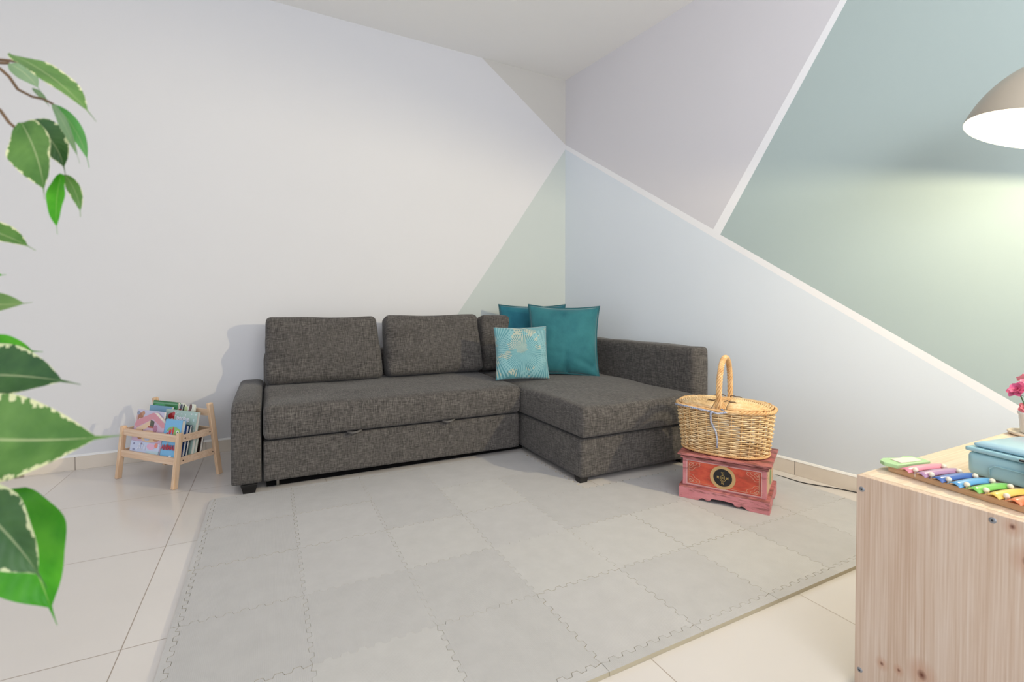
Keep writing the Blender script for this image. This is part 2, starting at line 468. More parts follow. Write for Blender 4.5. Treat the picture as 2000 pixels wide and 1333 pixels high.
for i in range(8):   # front border strips
    x0 = X0 + P_ * i; x1 = x0 + P_
    if i == 0: x0b = -0.2475
    else: x0b = x0
    xe = 2.345 if i == 7 else x1
    poly = [(x0b, 0.904), (xe, 0.904), (xe, Y0)] + [(t, Y0 + o) for t, o in teeth(x0, x1, 1)][::-1] + ([(x0b, Y0)] if i == 0 else [])
    mpart(poly, 'edge_strip', FO[i % 2 + 1], 0.0006)
for j in range(5):   # left border strips
    y0 = Y0 + P_ * j; y1 = y0 + P_
    if j == 4: y1e = 2.548
    else: y1e = y1
    poly = [(-0.2475, y0 + 0.001)] + [(X0 + o, t) for t, o in teeth(y0, y1, 1)] + ([(X0, y1e), (-0.232, y1e), (-0.2475, y1e - 0.02)] if j == 4 else [(-0.2475, y1)])
    mpart(poly, 'edge_strip', FO[j % 2], 0.0006)
for j in range(3):   # right border strips
    y0 = Y0 + P_ * j; y1 = y0 + P_
    poly = [(2.298 + o, t) for t, o in teeth(y0, y1, 1)] + [(2.345, y1), (2.345, y0 + 0.001)]
    mpart(poly, 'edge_strip', FO[j % 2], 0.0006)
for i in range(5):   # rear border strips in front of the long sofa seat
    x0 = X0 + P_ * i; x1 = x0 + P_
    poly = [(t, 2.5155 + o) for t, o in teeth(x0, x1, 1)] + [(x1, 2.545), (x0, 2.545)]
    mpart(poly, 'edge_strip', FO[i % 2], 0.0006)

# ------------------------------------------------------------------ corner sofa
SOFA = fabric('dark_grey_weave', (0.040, 0.036, 0.034, 1), (0.088, 0.079, 0.072, 1), (0.165, 0.150, 0.134, 1))
BLACK = plain('black_plastic', rgb(24, 22, 22), 0.4)
SX, SY = 1.05, 2.85
sofa = thing('corner_sofa', 'dark grey fabric corner sofa bed with chaise at its right end', 'sofa', (SX, SY, 0))
def sp(m, name, mat=SOFA, smooth=True, bevel=0, angle=35):
    o = m.build(name, mat, sofa, smooth=smooth, bevel=bevel, angle=angle); o.location = (-SX, -SY, 0); return o
def wob(amp, sc, seed=0):
    def f(u, v, w, p):
        q = Vector((p.x * sc + seed, p.y * sc, p.z * sc)); d = noise.noise(q) * amp
        return p + Vector((u * d, v * d, w * d))
    return f
# left armrest: flat top that rolls down at the front
prof = [(2.575, 0.045), (2.565, 0.06), (2.562, 0.36), (2.566, 0.395), (2.585, 0.418), (2.63, 0.432), (2.72, 0.440), (2.9, 0.440), (3.40, 0.432), (3.42, 0.42), (3.42, 0.045)]
m = MB(); nx = 8
secs = []
for k in range(nx + 1):
    t = k / nx; x = -0.163 + 0.123 * t; e = 1 - abs(2 * t - 1) ** 5
    row = []
    for (y, z) in prof:
        zz = z - (0.012 * (1 - e) if z > 0.3 else 0) ; bul = 0.008 * math.sin(PI * min(1, z / 0.42)) * (1 if t < .5 else 0) * (1 - e)
        row.append((x - bul, y + (0.012 * (1 - e) if y < 2.6 else 0), zz))
    secs.append(row)
n = len(prof); vs = [p for r_ in secs for p in r_]; fs = []
for k in range(nx):
    for i in range(n): fs.append((k * n + i, k * n + (i + 1) % n, (k + 1) * n + (i + 1) % n, (k + 1) * n + i))
fs += [tuple(range(n)), tuple(nx * n + i for i in range(n))[::-1]]
m.add(vs, fs); sp(m, 'armrest', bevel=0.006, angle=50)
# seam welts on the arm front
m = MB().tube([(-0.164, 2.563, 0.393), (-0.10, 2.5585, 0.396), (-0.040, 2.563, 0.393)], 0.0022, 6)
sp(m, 'seam')
# right armrest, tall, runs the whole depth of the chaise
m = softbox(2.150, 2.268, 1.955, 3.42, 0.045, 0.655, 0.022, (6, 30, 14), 0.0, wob(0.006, 6))
for i, v in enumerate(m.v):    # leans very slightly in towards the wall side at the back
    x, y, z = v; m.v[i] = (x - max(0, (y - 2.6)) * 0.014, y, z)
sp(m, 'armrest')
# back frame behind the cushions
sp(softbox(-0.035, 2.15, 3.29, 3.415, 0.05, 0.60, 0.02, (24, 4, 8)), 'back_frame')
# long seat: under frame, pull-out drawer, seat cushion
sp(MB().box(-0.030, 1.36, 2.6005, 3.29, 0.05, 0.235), 'under_frame', bevel=0.004)
UNDER_SHADE = plain('black_under_sofa_shade', rgb(16, 15, 15), 0.95, spec=0.1)  # black blocks fill the gap under the sofa in place of its shade
o_ = sp(MB().box(-0.020, 1.40, 2.628, 3.28, 0.004, 0.0495), 'shade_block', UNDER_SHADE, False); o_['label'] = 'black block standing in for the shade under the pull-out bed'
o_ = sp(MB().box(1.435, 2.14, 2.03, 3.28, 0.004, 0.0295), 'shade_block', UNDER_SHADE, False); o_['label'] = 'black block standing in for the shade under the chaise'
def drawerfn(u, v, w, p):
    p = p.copy(); p.y += 0.003 * noise.noise(Vector((p.x * 9, 2, p.z * 9)))
    if w < 0: p.z -= 0.012 * (u * 0.5 + 0.5)
    return p
sp(softbox(-0.030, 1.352, 2.572, 2.60, 0.045, 0.236, 0.008, (40, 3, 8), 0, drawerfn), 'drawer_front')
def seatfn(u, v, w, p):
    p = p.copy()
    back = (v + 1) / 2
    if w > 0: p.z += 0.022 * back * w
    if w > 0: p.z += 0.012 * noise.noise(Vector((p.x * 4, p.y * 4, 1.0))) * w
    if v < -0.5 and abs(w) < 0.98: p.y -= 0.010 * (1 - w * w)
    return p
sp(softbox(-0.032, 1.356, 2.552, 3.29, 0.245, 0.405, 0.030, (44, 20, 8), 0.008, seatfn), 'seat_cushion')
sp(MB().tube([(-0.03 + 1.385 * i / 30, 2.548 + 0.002 * math.sin(i), 0.376 + 0.0015 * math.sin(i * 1.7)) for i in range(31)], 0.0016, 5), 'seam')
for (x, z) in ((0.386, 0.245), (0.895, 0.247)):   # fabric pull tabs
    m = MB(); m.tube([(x - 0.030, 2.566, z + 0.000), (x - 0.012, 2.545, z - 0.004), (x + 0.012, 2.545, z - 0.002), (x + 0.032, 2.560, z + 0.002)], 0.0105, 8, ry=0.006)
    o = sp(m, 'pull_tab', plain('grey_webbing', rgb(96, 92, 88), 0.7))
    o['label'] = 'small grey webbing pull tab'
for x in (0.03,):
    o = sp(MB().box(x - 0.006, x + 0.006, 2.60, 2.62, 0.012, 0.06), 'bed_leg', plain('bed_leg_metal', rgb(150, 146, 140), 0.35, 0.8))
# chaise
sp(softbox(1.376, 2.148, 1.957, 3.29, 0.030, 0.226, 0.007, (24, 36, 6), 0, wob(0.002, 9)), 'chaise_base')
def chfn(u, v, w, p):
    p = p.copy()
    if w > 0: p.z += (0.014 * noise.noise(Vector((p.x * 3.5, p.y * 3.5, 5.0))) + 0.018 * (v + 1) / 2) * w
    if v < -0.7: p.y -= 0.008 * (1 - w * w)
    if u < -0.9: p.x -= 0.006 * (1 - w * w)
    return p
sp(softbox(1.362, 2.150, 1.925, 3.29, 0.236, 0.392, 0.024, (30, 44, 8), 0.018, chfn), 'chaise_cushion')
sp(MB().tube([(1.366 + 0.0 * i, 1.94 + 0.6 * i / 20, 0.385 + 0.002 * math.sin(i * 2.1)) for i in range(21)], 0.0016, 5), 'seam')
sp(MB().tube([(1.366, 1.928, 0.385 - 0.14 * i / 10) for i in range(11)], 0.0018, 5), 'seam')
def foot(x, y, h, a=0.036, b=0.026):
    m = MB(); vs = []
    for z, s_ in ((0.0, b), (h * 0.15, b), (h, a)):
        for dx, dy in ((-1, -1), (1, -1), (1, 1), (-1, 1)): vs.append((x + dx * s_, y + dy * s_, z))
    fs = [(3, 2, 1, 0), (8, 9, 10, 11)]
    for L in (0, 4):
        for k in range(4): fs.append((L + k, L + (k + 1) % 4, L + 4 + (k + 1) % 4, L + 4 + k))
    m.add(vs, fs); sp(m, 'foot', BLACK, False, 0.002)
foot(-0.092, 2.598, 0.046); foot(-0.092, 3.36, 0.046); foot(2.21, 3.36, 0.046); foot(2.21, 2.01, 0.046)
foot(1.407, 1.998, 0.029, 0.026, 0.022); foot(2.10, 1.998, 0.029, 0.026, 0.022)

# loose back cushions of the sofa
def back_cushion(cx, w_, h, t, y, z, lean, seed, tr=0.012, tl=0.006, rz=0.0, topdip=0.010):
    def fn(u, v, ww, p):
        p = p.copy()
        e = (1 - abs(u) ** 4) * (1 - abs(ww) ** 4)
        p.y += v * 0.022 * e
        top = (ww + 1) / 2
        p.x -= (tr if u > 0 else -tl) * top ** 1.5 * abs(u)
        p.z -= topdip * max(0, ww) ** 6 * (1 - abs(u) ** 2) * (0.6 + 0.4 * math.sin(u * 3 + seed))
        # soft folds running in from the left edge
        fold = math.exp(-((u + 1) * 2.1)) 
        p.y += (0.016 * math.sin(ww * 8.5 + u * 2.5 + seed) * fold + 0.011 * noise.noise(Vector((p.x * 7 + seed, p.z * 10, 2)))) * (1 if v < 0 else 0.4)
        p.x += 0.003 * noise.noise(Vector((seed, p.y * 8, p.z * 14))) * abs(u) ** 6
        return p
    m = softbox(-w_ / 2, w_ / 2, -t / 2, t / 2, -h / 2, h / 2, 0.035, (40, 8, 26), 0, fn)
    M = Matrix.Translation((cx, y, z + h / 2)) @ Matrix.Rotation(rz, 4, 'Z') @ Matrix.Rotation(lean, 4, 'X')
    o = sp(m, 'back_cushion'); o.location = (cx - SX, y - SY, z + h / 2); o.rotation_euler = (lean, 0, rz); return o
back_cushion(0.309, 0.672, 0.405, 0.150, 3.185, 0.418, R(-14), 0.3, 0.030)
back_cushion(1.005, 0.665, 0.405, 0.150, 3.185, 0.425, R(-13), 2.1, 0.012, 0.000)
back_cushion(1.690, 0.660, 0.400, 0.140, 3.20, 0.425, R(-11), 4.4, 0.01, 0.0)

# ------------------------------------------------------------------ teal pillows
def pillow(name, w_, h, t, mat, loc, rot, label, seed=0, flange=0.010, pin=0.045, edge=None, creases=()):
    root = thing(name, label, 'pillow', loc, rot, None)
    N = 36; m = MB()
    def P(i, j, s_):
        u = -1 + 2 * i / N; v = -1 + 2 * j / N
        u = math.sin(u * PI / 2) * 0.35 + u * 0.65; v = math.sin(v * PI / 2) * 0.35 + v * 0.65
        k = max(0.0, 1 - abs(u) ** 2.6) ** 0.62 * max(0.0, 1 - abs(v) ** 2.6) ** 0.62
        x = u * w_ / 2 * (1 - pin * (1 - v * v) * abs(u) ** 3)
        z = v * h / 2 * (1 - pin * (1 - u * u) * abs(v) ** 3)
        y = s_ * t / 2 * k
        y += (0.012 * noise.noise(Vector((x * 9 + seed, z * 9, s_ * 2))) + 0.005 * noise.noise(Vector((x * 26 + seed, z * 26, 7)))) * k
        for (cu, cv, au, wd, dp) in creases:
            du, dv = u - cu, v - cv
            al = du * math.cos(au) + dv * math.sin(au); ac = -du * math.sin(au) + dv * math.cos(au)
            if al > 0: y -= s_ * dp * math.exp(-(ac / wd) ** 2) * math.exp(-al * 2.2) * min(1, k * 3)
        return (x, y, z)
    idx = {}
    for s_ in (-1, 1):
        for i in range(N + 1):
            for j in range(N + 1):
                bd = i in (0, N) or j in (0, N)
                key = (i, j, 0 if bd else s_)
                if key not in idx: idx[key] = len(m.v); m.v.append(P(i, j, 0 if bd else s_))
    for s_ in (-1, 1):
        for i in range(N):
            for j in range(N):
                q = []
                for a, b in ((i, j), (i + 1, j), (i + 1, j + 1), (i, j + 1)):
                    bd = a in (0, N) or b in (0, N); q.append(idx[(a, b, 0 if bd else s_)])
                m.f.append(tuple(q)); m.mi.append(0)
    m.build('cover', mat, root, smooth=True)
    ring = [P(i, 0, 0) for i in range(N)] + [P(N, j, 0) for j in range(N)] + [P(N - i, N, 0) for i in range(N)] + [P(0, N - j, 0) for j in range(N)]
    if flange:
        f = MB(); n_ = len(ring); vs = []
        for (x, y, z) in ring:
            r_ = math.hypot(x, z); 
            ox, oz = x * (1 + flange * 2 / w_), z * (1 + flange * 2 / h)
            vs += [(x * 0.985, -0.0025, z * 0.985), (ox, -0.0018, oz), (ox, 0.0018, oz), (x * 0.985, 0.0025, z * 0.985)]
        fs = []
        for a in range(n_):
            b = (a + 1) % n_
            for k in range(3): fs.append((a * 4 + k, b * 4 + k, b * 4 + k + 1, a * 4 + k + 1))
        f.add(vs, fs); f.build('flange', edge or mat, root, smooth=True)
    return root
TEAL = velvet('teal_velvet', (0.022, 0.125, 0.150, 1), (0.038, 0.185, 0.205, 1), 0.25)
TEALD = velvet('deep_teal_velvet', (0.012, 0.105, 0.150, 1), (0.020, 0.150, 0.195, 1), 0.25)
EDGE = plain('dark_teal_edge', (0.014, 0.095, 0.115, 1), 0.8)
def palm_mat():
    k = NB('teal_palm_print_velvet'); co = k.coord(); X = k.sep(co)
    def fan(cx, cz, nray, seed, thr):
        dx = k.math('SUBTRACT', X[0], cx); dz = k.math('SUBTRACT', X[2], cz)
        a = k.math('ARCTAN2', dz, dx)
        r = k.math('SQRT', k.math('ADD', k.math('MULTIPLY', dx, dx), k.math('MULTIPLY', dz, dz)))
        st = k.math('SINE', k.math('ADD', k.math('MULTIPLY', a, nray), k.math('MULTIPLY', k.math('SINE', k.math('MULTIPLY', r, 22)), 1.2)))
        mask = k.math('GREATER_THAN', k.math('SINE', k.math('ADD', k.math('MULTIPLY', a, 2), seed)), thr)
        return k.math('MULTIPLY', k.math('MULTIPLY', k.math('GREATER_THAN', st, 0.1), mask), k.math('LESS_THAN', r, 0.19)), r
    f1, r1 = fan(0.004, -0.006, 58, 0.4, -2); f2, r2 = fan(0.115, 0.120, 52, 2.0, -2); f3, r3 = fan(-0.175, 0.02, 54, 3.1, -2); f4, r4 = fan(0.150, -0.05, 44, 1.0, -2)
    f = k.math('MAXIMUM', k.math('MULTIPLY', f1, k.math('LESS_THAN', r1, 0.155)), k.math('MULTIPLY', k.math('MAXIMUM', k.math('MAXIMUM', f2, f3), f4), k.math('GREATER_THAN', r1, 0.115)))
    base = k.ramp(k.noise(co, 9, 3), [(0.3, (0.070, 0.235, 0.270, 1)), (0.7, (0.098, 0.29, 0.32, 1))])
    gold = k.math('GREATER_THAN', k.noise(k.mapped(co, (1, 1, 1), (3.1, 0, 0.6)), 11, 2), 0.535)
    lc = k.mix(gold, (0.24, 0.44, 0.46, 1), (0.48, 0.48, 0.37, 1))
    k.base(k.mix(k.math('MULTIPLY', f, 0.85), base, lc)); k.rough(0.7)
    k.b.inputs['Sheen Weight'].default_value = 0.3
    k.bump(f, 0.5, 0.0015)
    return k.m
PALM = palm_mat()
pillow('throw_pillow', 0.49, 0.49, 0.14, TEALD, (1.725, 3.075, 0.660), (R(-13), 0, R(-27)), 'plain deep teal velvet pillow standing behind the other two pillows', 1.3, 0.008, 0.08, EDGE)
pillow('throw_pillow', 0.485, 0.485, 0.17, TEAL, (1.800, 2.775, 0.655), (R(-13), R(1.5), R(-31)), 'large plain teal velvet pillow in front against the right armrest', 4.2, 0.009, 0.085, EDGE,
       creases=((0.12, -1.0, R(95), 0.05, 0.035), (-0.05, -1.0, R(80), 0.05, 0.02), (0.9, -0.75, R(160), 0.08, 0.02), (0.0, 0.75, R(230), 0.08, 0.012)))
pillow('throw_pillow', 0.345, 0.345, 0.11, PALM, (1.435, 2.700, 0.592), (R(-16), R(-1), R(-20)), 'small light teal pillow with white and gold palm leaf print', 8.8, 0.0, 0.05, None,
       creases=((-0.3, -1.0, R(80), 0.05, 0.015), (0.2, -1.0, R(100), 0.05, 0.015), (1.0, -0.2, R(180), 0.05, 0.014)))

# ------------------------------------------------------------------ pendant lamp over the cabinet
LX, LY, LZ = LAMP
lamp = thing('pendant_lamp', 'grey dome pendant lamp, lit, hanging over the pine cabinet', 'lamp', (LX, LY, LZ), LAMP_N.to_track_quat('Z', 'Y').to_euler())
LQ = LAMP_N.to_track_quat('Z', 'Y').to_matrix().inverted()
def shade_mat(name, c, rough, metal):
    k = NB(name); k.base(c); k.rough(rough); k.b.inputs['Metallic'].default_value = metal
    return k.m
SH = plain('taupe_grey_lacquer', rgb(176, 166, 150), 0.32, 0.15)
SI = plain('white_reflector', rgb(250, 249, 244), 0.5)
Rr = 0.1785
pr_out = [(1.0, 0.0), (0.985, 0.022), (0.945, 0.055), (0.88, 0.090), (0.78, 0.126), (0.65, 0.158), (0.49, 0.186), (0.31, 0.206), (0.17, 0.216), (0.12, 0.218)]
pr_c = pr_out; pr_out = []
for i in range(len(pr_c) - 1):      # smooth the dome's curve
    p0, p1, p2, p3 = pr_c[max(0, i - 1)], pr_c[i], pr_c[i + 1], pr_c[min(len(pr_c) - 1, i + 2)]
    for q in range(4):
        t = q / 4
        pr_out.append(tuple(0.5 * (2 * b_ + (c_ - a_) * t + (2 * a_ - 5 * b_ + 4 * c_ - d_) * t * t + (3 * b_ - a_ - 3 * c_ + d_) * t ** 3) for a_, b_, c_, d_ in zip(p0, p1, p2, p3)))
pr_out.append(pr_c[-1])
m = MB().lathe([(r_ * Rr, z) for r_, z in pr_out] , 96)
m.build('lamp_shade', SH, lamp, smooth=True)
m = MB().lathe([(r_ * (Rr - 0.0016), z - 0.0005) for r_, z in pr_out][::-1] + [(Rr - 0.0016, -0.0005), (Rr, 0.0)], 96)
m.build('reflector', SI, lamp, smooth=True)
m = MB().lathe([(0.0, 0.275), (0.012, 0.275), (0.016, 0.265), (0.022, 0.245), (0.026, 0.216), (0.026, 0.212)], 24)
m.build('canopy_cap', plain('dark_grey_cap', rgb(90, 86, 80), 0.4), lamp, smooth=True)
m = MB().lathe([(0.0, 0.10), (0.020, 0.10), (0.022, 0.13), (0.022, 0.216)], 24)
m.build('socket', plain('socket_white', rgb(230, 228, 222), 0.5), lamp, smooth=True)
k = NB('lit_bulb'); k.b.inputs['Emission Color'].default_value = (1.0, 0.93, 0.78, 1); k.b.inputs['Emission Strength'].default_value = 9.0
BULB = k.m
m = MB().lathe([(0.0, 0.030), (0.012, 0.031), (0.024, 0.038), (0.031, 0.050), (0.032, 0.062), (0.027, 0.080), (0.018, 0.096), (0.013, 0.105)], 32)
m.build('bulb', BULB, lamp, smooth=True)
ctop = LAMP_N * 0.272; roof = Vector((ctop.x, ctop.y, ZC - LZ))
MB().tube([LQ @ (LAMP_N * 0.266), LQ @ (ctop + Vector((0, 0, 0.012))), LQ @ (ctop + Vector((0, 0, 0.05))), LQ @ (roof - Vector((0, 0, 0.02)))], 0.003, 8).build('cord', plain('cord_grey', rgb(70, 68, 66), 0.6), lamp, smooth=True)
rose = MB().lathe([(0.0, -0.03), (0.045, -0.028), (0.05, -0.001)], 32); rose.v = [tuple(LQ @ (Vector(v) + roof)) for v in rose.v]
rose.build('ceiling_rose', SH, lamp, smooth=True)

# ------------------------------------------------------------------ pine cabinet
KNX = ((0.566, 0.094, 0.0055), (0.534, 0.101, 0.0045), (0.493, 0.119, 0.012), (0.361, 0.485, 0.0065), (0.340, 0.430, 0.011), (0.28, 0.20, 0.009))
KN = KNX
PINE_V = wood('pine_upright_boards', 2, rgb(196, 166, 142), rgb(209, 184, 162), rgb(220, 200, 182), 240, 5, 0.5, 0.056, tuple((y, z, s_) for y, z, s_ in KN))
PINE_T = wood('pine_top_boards', 0, rgb(214, 188, 160), rgb(228, 206, 180), rgb(238, 220, 198), 240, 5, 0.45)
CBX, CBY = 1.68, 0.40
cab = thing('pine_cabinet', 'pale knotty pine storage cabinet with a toy xylophone on its top', 'cabinet', (CBX, CBY, 0))
def cp(m, name, mat, parent=None, bevel=0.0015, smooth=False):
    o = m.build(name, mat, parent or cab, bevel=bevel, smooth=smooth)
    if parent is None: o.location = (-CBX, -CBY, 0)
    return o
cx0, cx1, cy0, cy1, ch_ = 1.207, 2.147, 0.180, 0.621, 0.500
cp(MB().box(cx0, cx0 + 0.018, cy0, cy1, 0.0, ch_ - 0.0006), 'side_panel', PINE_V)
cp(MB().box(cx1 - 0.018, cx1, cy0, cy1, 0.0, ch_ - 0.0006), 'side_panel', PINE_V)
cp(MB().box(cx0 + 0.0182, cx1 - 0.0182, cy0, cy1, ch_ - 0.018, ch_), 'top_board', PINE_T)
cp(MB().box(cx0 + 0.0182, cx1 - 0.0182, cy0 + 0.01, cy1 - 0.01, 0.04, 0.058), 'bottom_board', PINE_T)
for z in (0.08, 0.40): cp(MB().box(cx0 + 0.0182, cx1 - 0.0182, cy1 - 0.016, cy1, z, z + 0.06), 'rear_rail', PINE_T)
for k_ in range(2):
    x = cx0 + 0.018 + (cx1 - cx0 - 0.036) * (k_ + 1) / 3 - 0.009
    cp(MB().box(x, x + 0.018, cy0 + 0.005, cy1 - 0.02, 0.0585, ch_ - 0.0185), 'divider', PINE_V)
STEEL = plain('screw_steel', rgb(150, 152, 156), 0.35, 0.6); DARK = plain('screw_recess', rgb(30, 34, 42), 0.6)
for (y, z) in ((0.610, 0.469), (0.388, 0.492 - 0.006), (0.19, 0.486), (0.610, 0.050), (0.388, 0.050)):
    m = MB().lathe([(0.0, 0.0016), (0.0030, 0.0016), (0.0052, 0.0008), (0.0058, 0.0)], 20)
    o = m.build('screw', STEEL, cab, smooth=True, loc=(cx0 - CBX, y - CBY, z), rot=(0, R(-90), 0))
    m = MB().prism([(0.0022 * math.cos(t * PI / 3), 0.0022 * math.sin(t * PI / 3)) for t in range(6)], 2, 0.0010, 0.0020)
    m.build('hex_socket', DARK, o)

# ------------------------------------------------------------------ toy xylophone
XY = thing('toy_xylophone', 'wooden toy xylophone with curved rainbow coloured metal bars in front of the blue case', 'xylophone', (1.343, 0.590, ch_), (0, 0, R(-101.5)))
BEECH = wood('beech', 0, rgb(196, 150, 108), rgb(208, 165, 122), rgb(220, 180, 140), 300, 10, 0.5)
LG = plain('pale_green_paint', rgb(176, 212, 156), 0.4)
CREAM = plain('cream_peg', rgb(242, 228, 204), 0.45)
# frame: two rails, joined by end blocks.  local x runs along the instrument, y across
m = MB()
m.prism([(0.0, -0.048), (0.31, -0.036), (0.31, -0.022), (0.0, -0.032)], 2, 0.0005, 0.013)
m.prism([(0.0, 0.032), (0.31, 0.022), (0.31, 0.036), (0.0, 0.048)], 2, 0.0005, 0.013)
m.box(0.285, 0.31, -0.021, 0.021, 0.0005, 0.012)
m.box(0.0, 0.02, -0.031, 0.031, 0.0005, 0.012)
m.build('frame', BEECH, XY, bevel=0.001)
pts = [(0.024, -0.052), (0.024, 0.052), (0.006, 0.058), (-0.018, 0.050), (-0.024, 0.030), (-0.016, 0.012), (-0.022, -0.010), (-0.026, -0.030), (-0.016, -0.052), (0.0, -0.060)]
m = MB().prism(pts, 2, 0.0135, 0.022); m.build('head_block', LG, XY, bevel=0.0015)
m = MB().prism([(0.016, -0.030), (0.016, 0.036), (-0.006, 0.040), (-0.012, 0.008), (-0.012, -0.026)], 2, 0.0222, 0.0236)
m.build('pale_face_plate', plain('pale_pink_paint', rgb(238, 218, 206), 0.5), XY, bevel=0.0005)
BARC = [('pink', (232, 142, 158)), ('mauve', (178, 134, 168)), ('blue', (66, 104, 176)), ('light_blue', (96, 164, 212)), ('green', (128, 202, 88)), ('yellow', (246, 208, 96)), ('orange', (246, 140, 88)), ('red', (214, 60, 52))]
for i, (nm, c) in enumerate(BARC):
    x = 0.042 + 0.0312 * i; L = 0.060 - 0.0022 * i; m = MB(); nn = 9; w_ = 0.0125
    vs = []
    for side in (0, 1):
        for j in range(9):
            yy = -L + 2 * L * j / 8
            for q in range(nn):
                a = -1 + 2 * q / (nn - 1)
                vs.append((x + a * w_, yy, 0.0150 + 0.0062 * (1 - a * a) + 0.0030 * (1 - (yy / L) ** 2) - side * 0.0011))
    fs = []
    for side in (0, 1):
        o_ = side * 9 * nn
        for j in range(8):
            for q in range(nn - 1): fs.append((o_ + j * nn + q, o_ + j * nn + q + 1, o_ + (j + 1) * nn + q + 1, o_ + (j + 1) * nn + q))
    S_ = 9 * nn
    for j in range(8):
        fs.append((j * nn, (j + 1) * nn, S_ + (j + 1) * nn, S_ + j * nn)); fs.append((j * nn + nn - 1, (j + 1) * nn + nn - 1, S_ + (j + 1) * nn + nn - 1, S_ + j * nn + nn - 1))
    for q in range(nn - 1):
        fs.append((q, q + 1, S_ + q + 1, S_ + q)); fs.append((8 * nn + q, 8 * nn + q + 1, S_ + 8 * nn + q + 1, S_ + 8 * nn + q))
    m.add(vs, fs)
    o = m.build('bar', plain(nm + '_enamel', rgb(*c), 0.28, 0.0, coat=0.4), XY, smooth=True)
    o['label'] = nm.replace('_', ' ') + ' metal bar'
    for sy in (-1, 1):
        yy = sy * (L - 0.016)
        m = MB().lathe([(0.0, 0.0085), (0.0026, 0.0083), (0.0048, 0.0062), (0.0053, 0.003), (0.004, 0.0), (0.0022, -0.001), (0.0022, -0.012)], 16, (x + 0.0148, yy, 0.0175), sx=1.0, sy=1.0)
        m.build('peg', CREAM, XY, smooth=True)

# ------------------------------------------------------------------ light blue case
BC = plain('light_blue_plastic', rgb(160, 202, 210), 0.28, coat=0.3)
BCL = plain('pale_blue_lid_plastic', rgb(172, 208, 220), 0.22, coat=0.4)
NAVY = plain('navy_plastic', rgb(26, 44, 84), 0.35)
case = thing('blue_case', 'light blue plastic case with domed lid and dark blue latch behind the xylophone', 'case', (1.432, 0.508, ch_), (0, 0, R(-100)))
# local x along its long front face (towards the camera), local y to the rear
def casefn(u, v, w, p):
    p = p.copy(); s_ = 0.993 + 0.007 * (w + 1) / 2; p.x *= s_; p.y *= s_
    return p
softbox(0.0, 0.27, 0.0, 0.175, 0.002, 0.056, 0.012, (28, 20, 8), 0, casefn).build('body', BC, case, smooth=True)
softbox(-0.0015, 0.2715, -0.0015, 0.1765, 0.0562, 0.0665, 0.0032, (28, 20, 4), 0).build('rim', BC, case, smooth=True)
def lidfn(u, v, w, p):
    p = p.copy()
    if w > 0: s_ = 1 - 0.07 * w; p.x *= s_; p.y *= s_
    return p
softbox(0.008, 0.262, 0.008, 0.167, 0.0668, 0.081, 0.007, (30, 22, 6), 0.004, lidfn).build('lid', BCL, case, smooth=True)
m = MB().tube([(0.045, -0.0012, 0.010), (0.045, -0.0022, 0.028), (0.055, -0.0026, 0.036), (0.215, -0.0026, 0.036), (0.225, -0.0022, 0.028), (0.225, -0.0012, 0.010)], 0.0014, 6)
m.build('front_ridge', BC, case, smooth=True)
lt = softbox(0.112, 0.158, -0.014, -0.005, 0.022, 0.060, 0.004, (8, 4, 8)).build('latch', NAVY, case, smooth=True)
MB().bar((0.100, -0.008, 0.0635), (0.170, -0.008, 0.0635), 0.008, 0.004).build('hinge_pin', plain('dark_pin', rgb(30, 20, 30), 0.4), lt, bevel=0.001)

# ------------------------------------------------------------------ flower pot
pot = thing('flower_pot', 'small white pot of pink artificial flowers on a wooden saucer at the cabinet rear edge', 'plant pot', (2.036, 0.566, ch_))
SAU = plain('pale_saucer_wood', rgb(236, 220, 196), 0.5)
MB().lathe([(0.0, 0.001), (0.050, 0.001), (0.056, 0.005), (0.057, 0.010), (0.052, 0.010), (0.050, 0.006), (0.0, 0.006)], 40).build('saucer', SAU, pot, smooth=True)
CER = plain('white_ceramic', rgb(232, 228, 222), 0.25, coat=0.3)
MB().lathe([(0.0, 0.0062), (0.026, 0.0062), (0.029, 0.012), (0.033, 0.060), (0.036, 0.066), (0.036, 0.070), (0.031, 0.070), (0.029, 0.052), (0.0, 0.052)], 40).build('pot', CER, pot, smooth=True)
PK = [plain('pink_petal', rgb(240, 150, 170), 0.6), plain('deep_pink_petal', rgb(214, 96, 140), 0.6), plain('coral_petal', rgb(244, 140, 146), 0.6)]
GRN = plain('artificial_green', rgb(70, 110, 66), 0.6)
def flower(c, r_, mat, nrm, seed):
    rn = random.Random(seed); m = MB(); N_ = Vector(nrm).normalized(); q_ = N_.to_track_quat('Z', 'Y').to_matrix()
    for ringi, (nn, rr, tilt) in enumerate(((7, 1.0, 0.25), (6, 0.75, 0.7), (5, 0.45, 1.15))):
        for i in range(nn):
            a = 2 * PI * (i + 0.5 * ringi) / nn + rn.uniform(-0.1, 0.1); base_ = len(m.v)
            ca, sa = math.cos(a), math.sin(a)
            for s_ in range(6):
                t = s_ / 5
                wd = r_ * rr * 0.42 * math.sin(PI * min(1, t * 0.85 + 0.08))
                rad = r_ * rr * t * math.cos(tilt); hh = r_ * rr * t * math.sin(tilt) + 0.002 * ringi - 0.15 * r_ * t * t
                for e in (-1, 0, 1):
                    x = ca * rad - sa * wd * e; y = sa * rad + ca * wd * e
                    m.v.append(tuple(q_ @ Vector((x, y, hh + abs(e) * 0.1 * r_)) + Vector(c)))
            for s_ in range(5):
                for e in (0, 1): m.f.append((base_ + s_ * 3 + e, base_ + s_ * 3 + e + 1, base_ + s_ * 3 + e + 4, base_ + s_ * 3 + e + 3)); m.mi.append(0)
    return m.build('flower', mat, pot, smooth=True)
stems = MB()
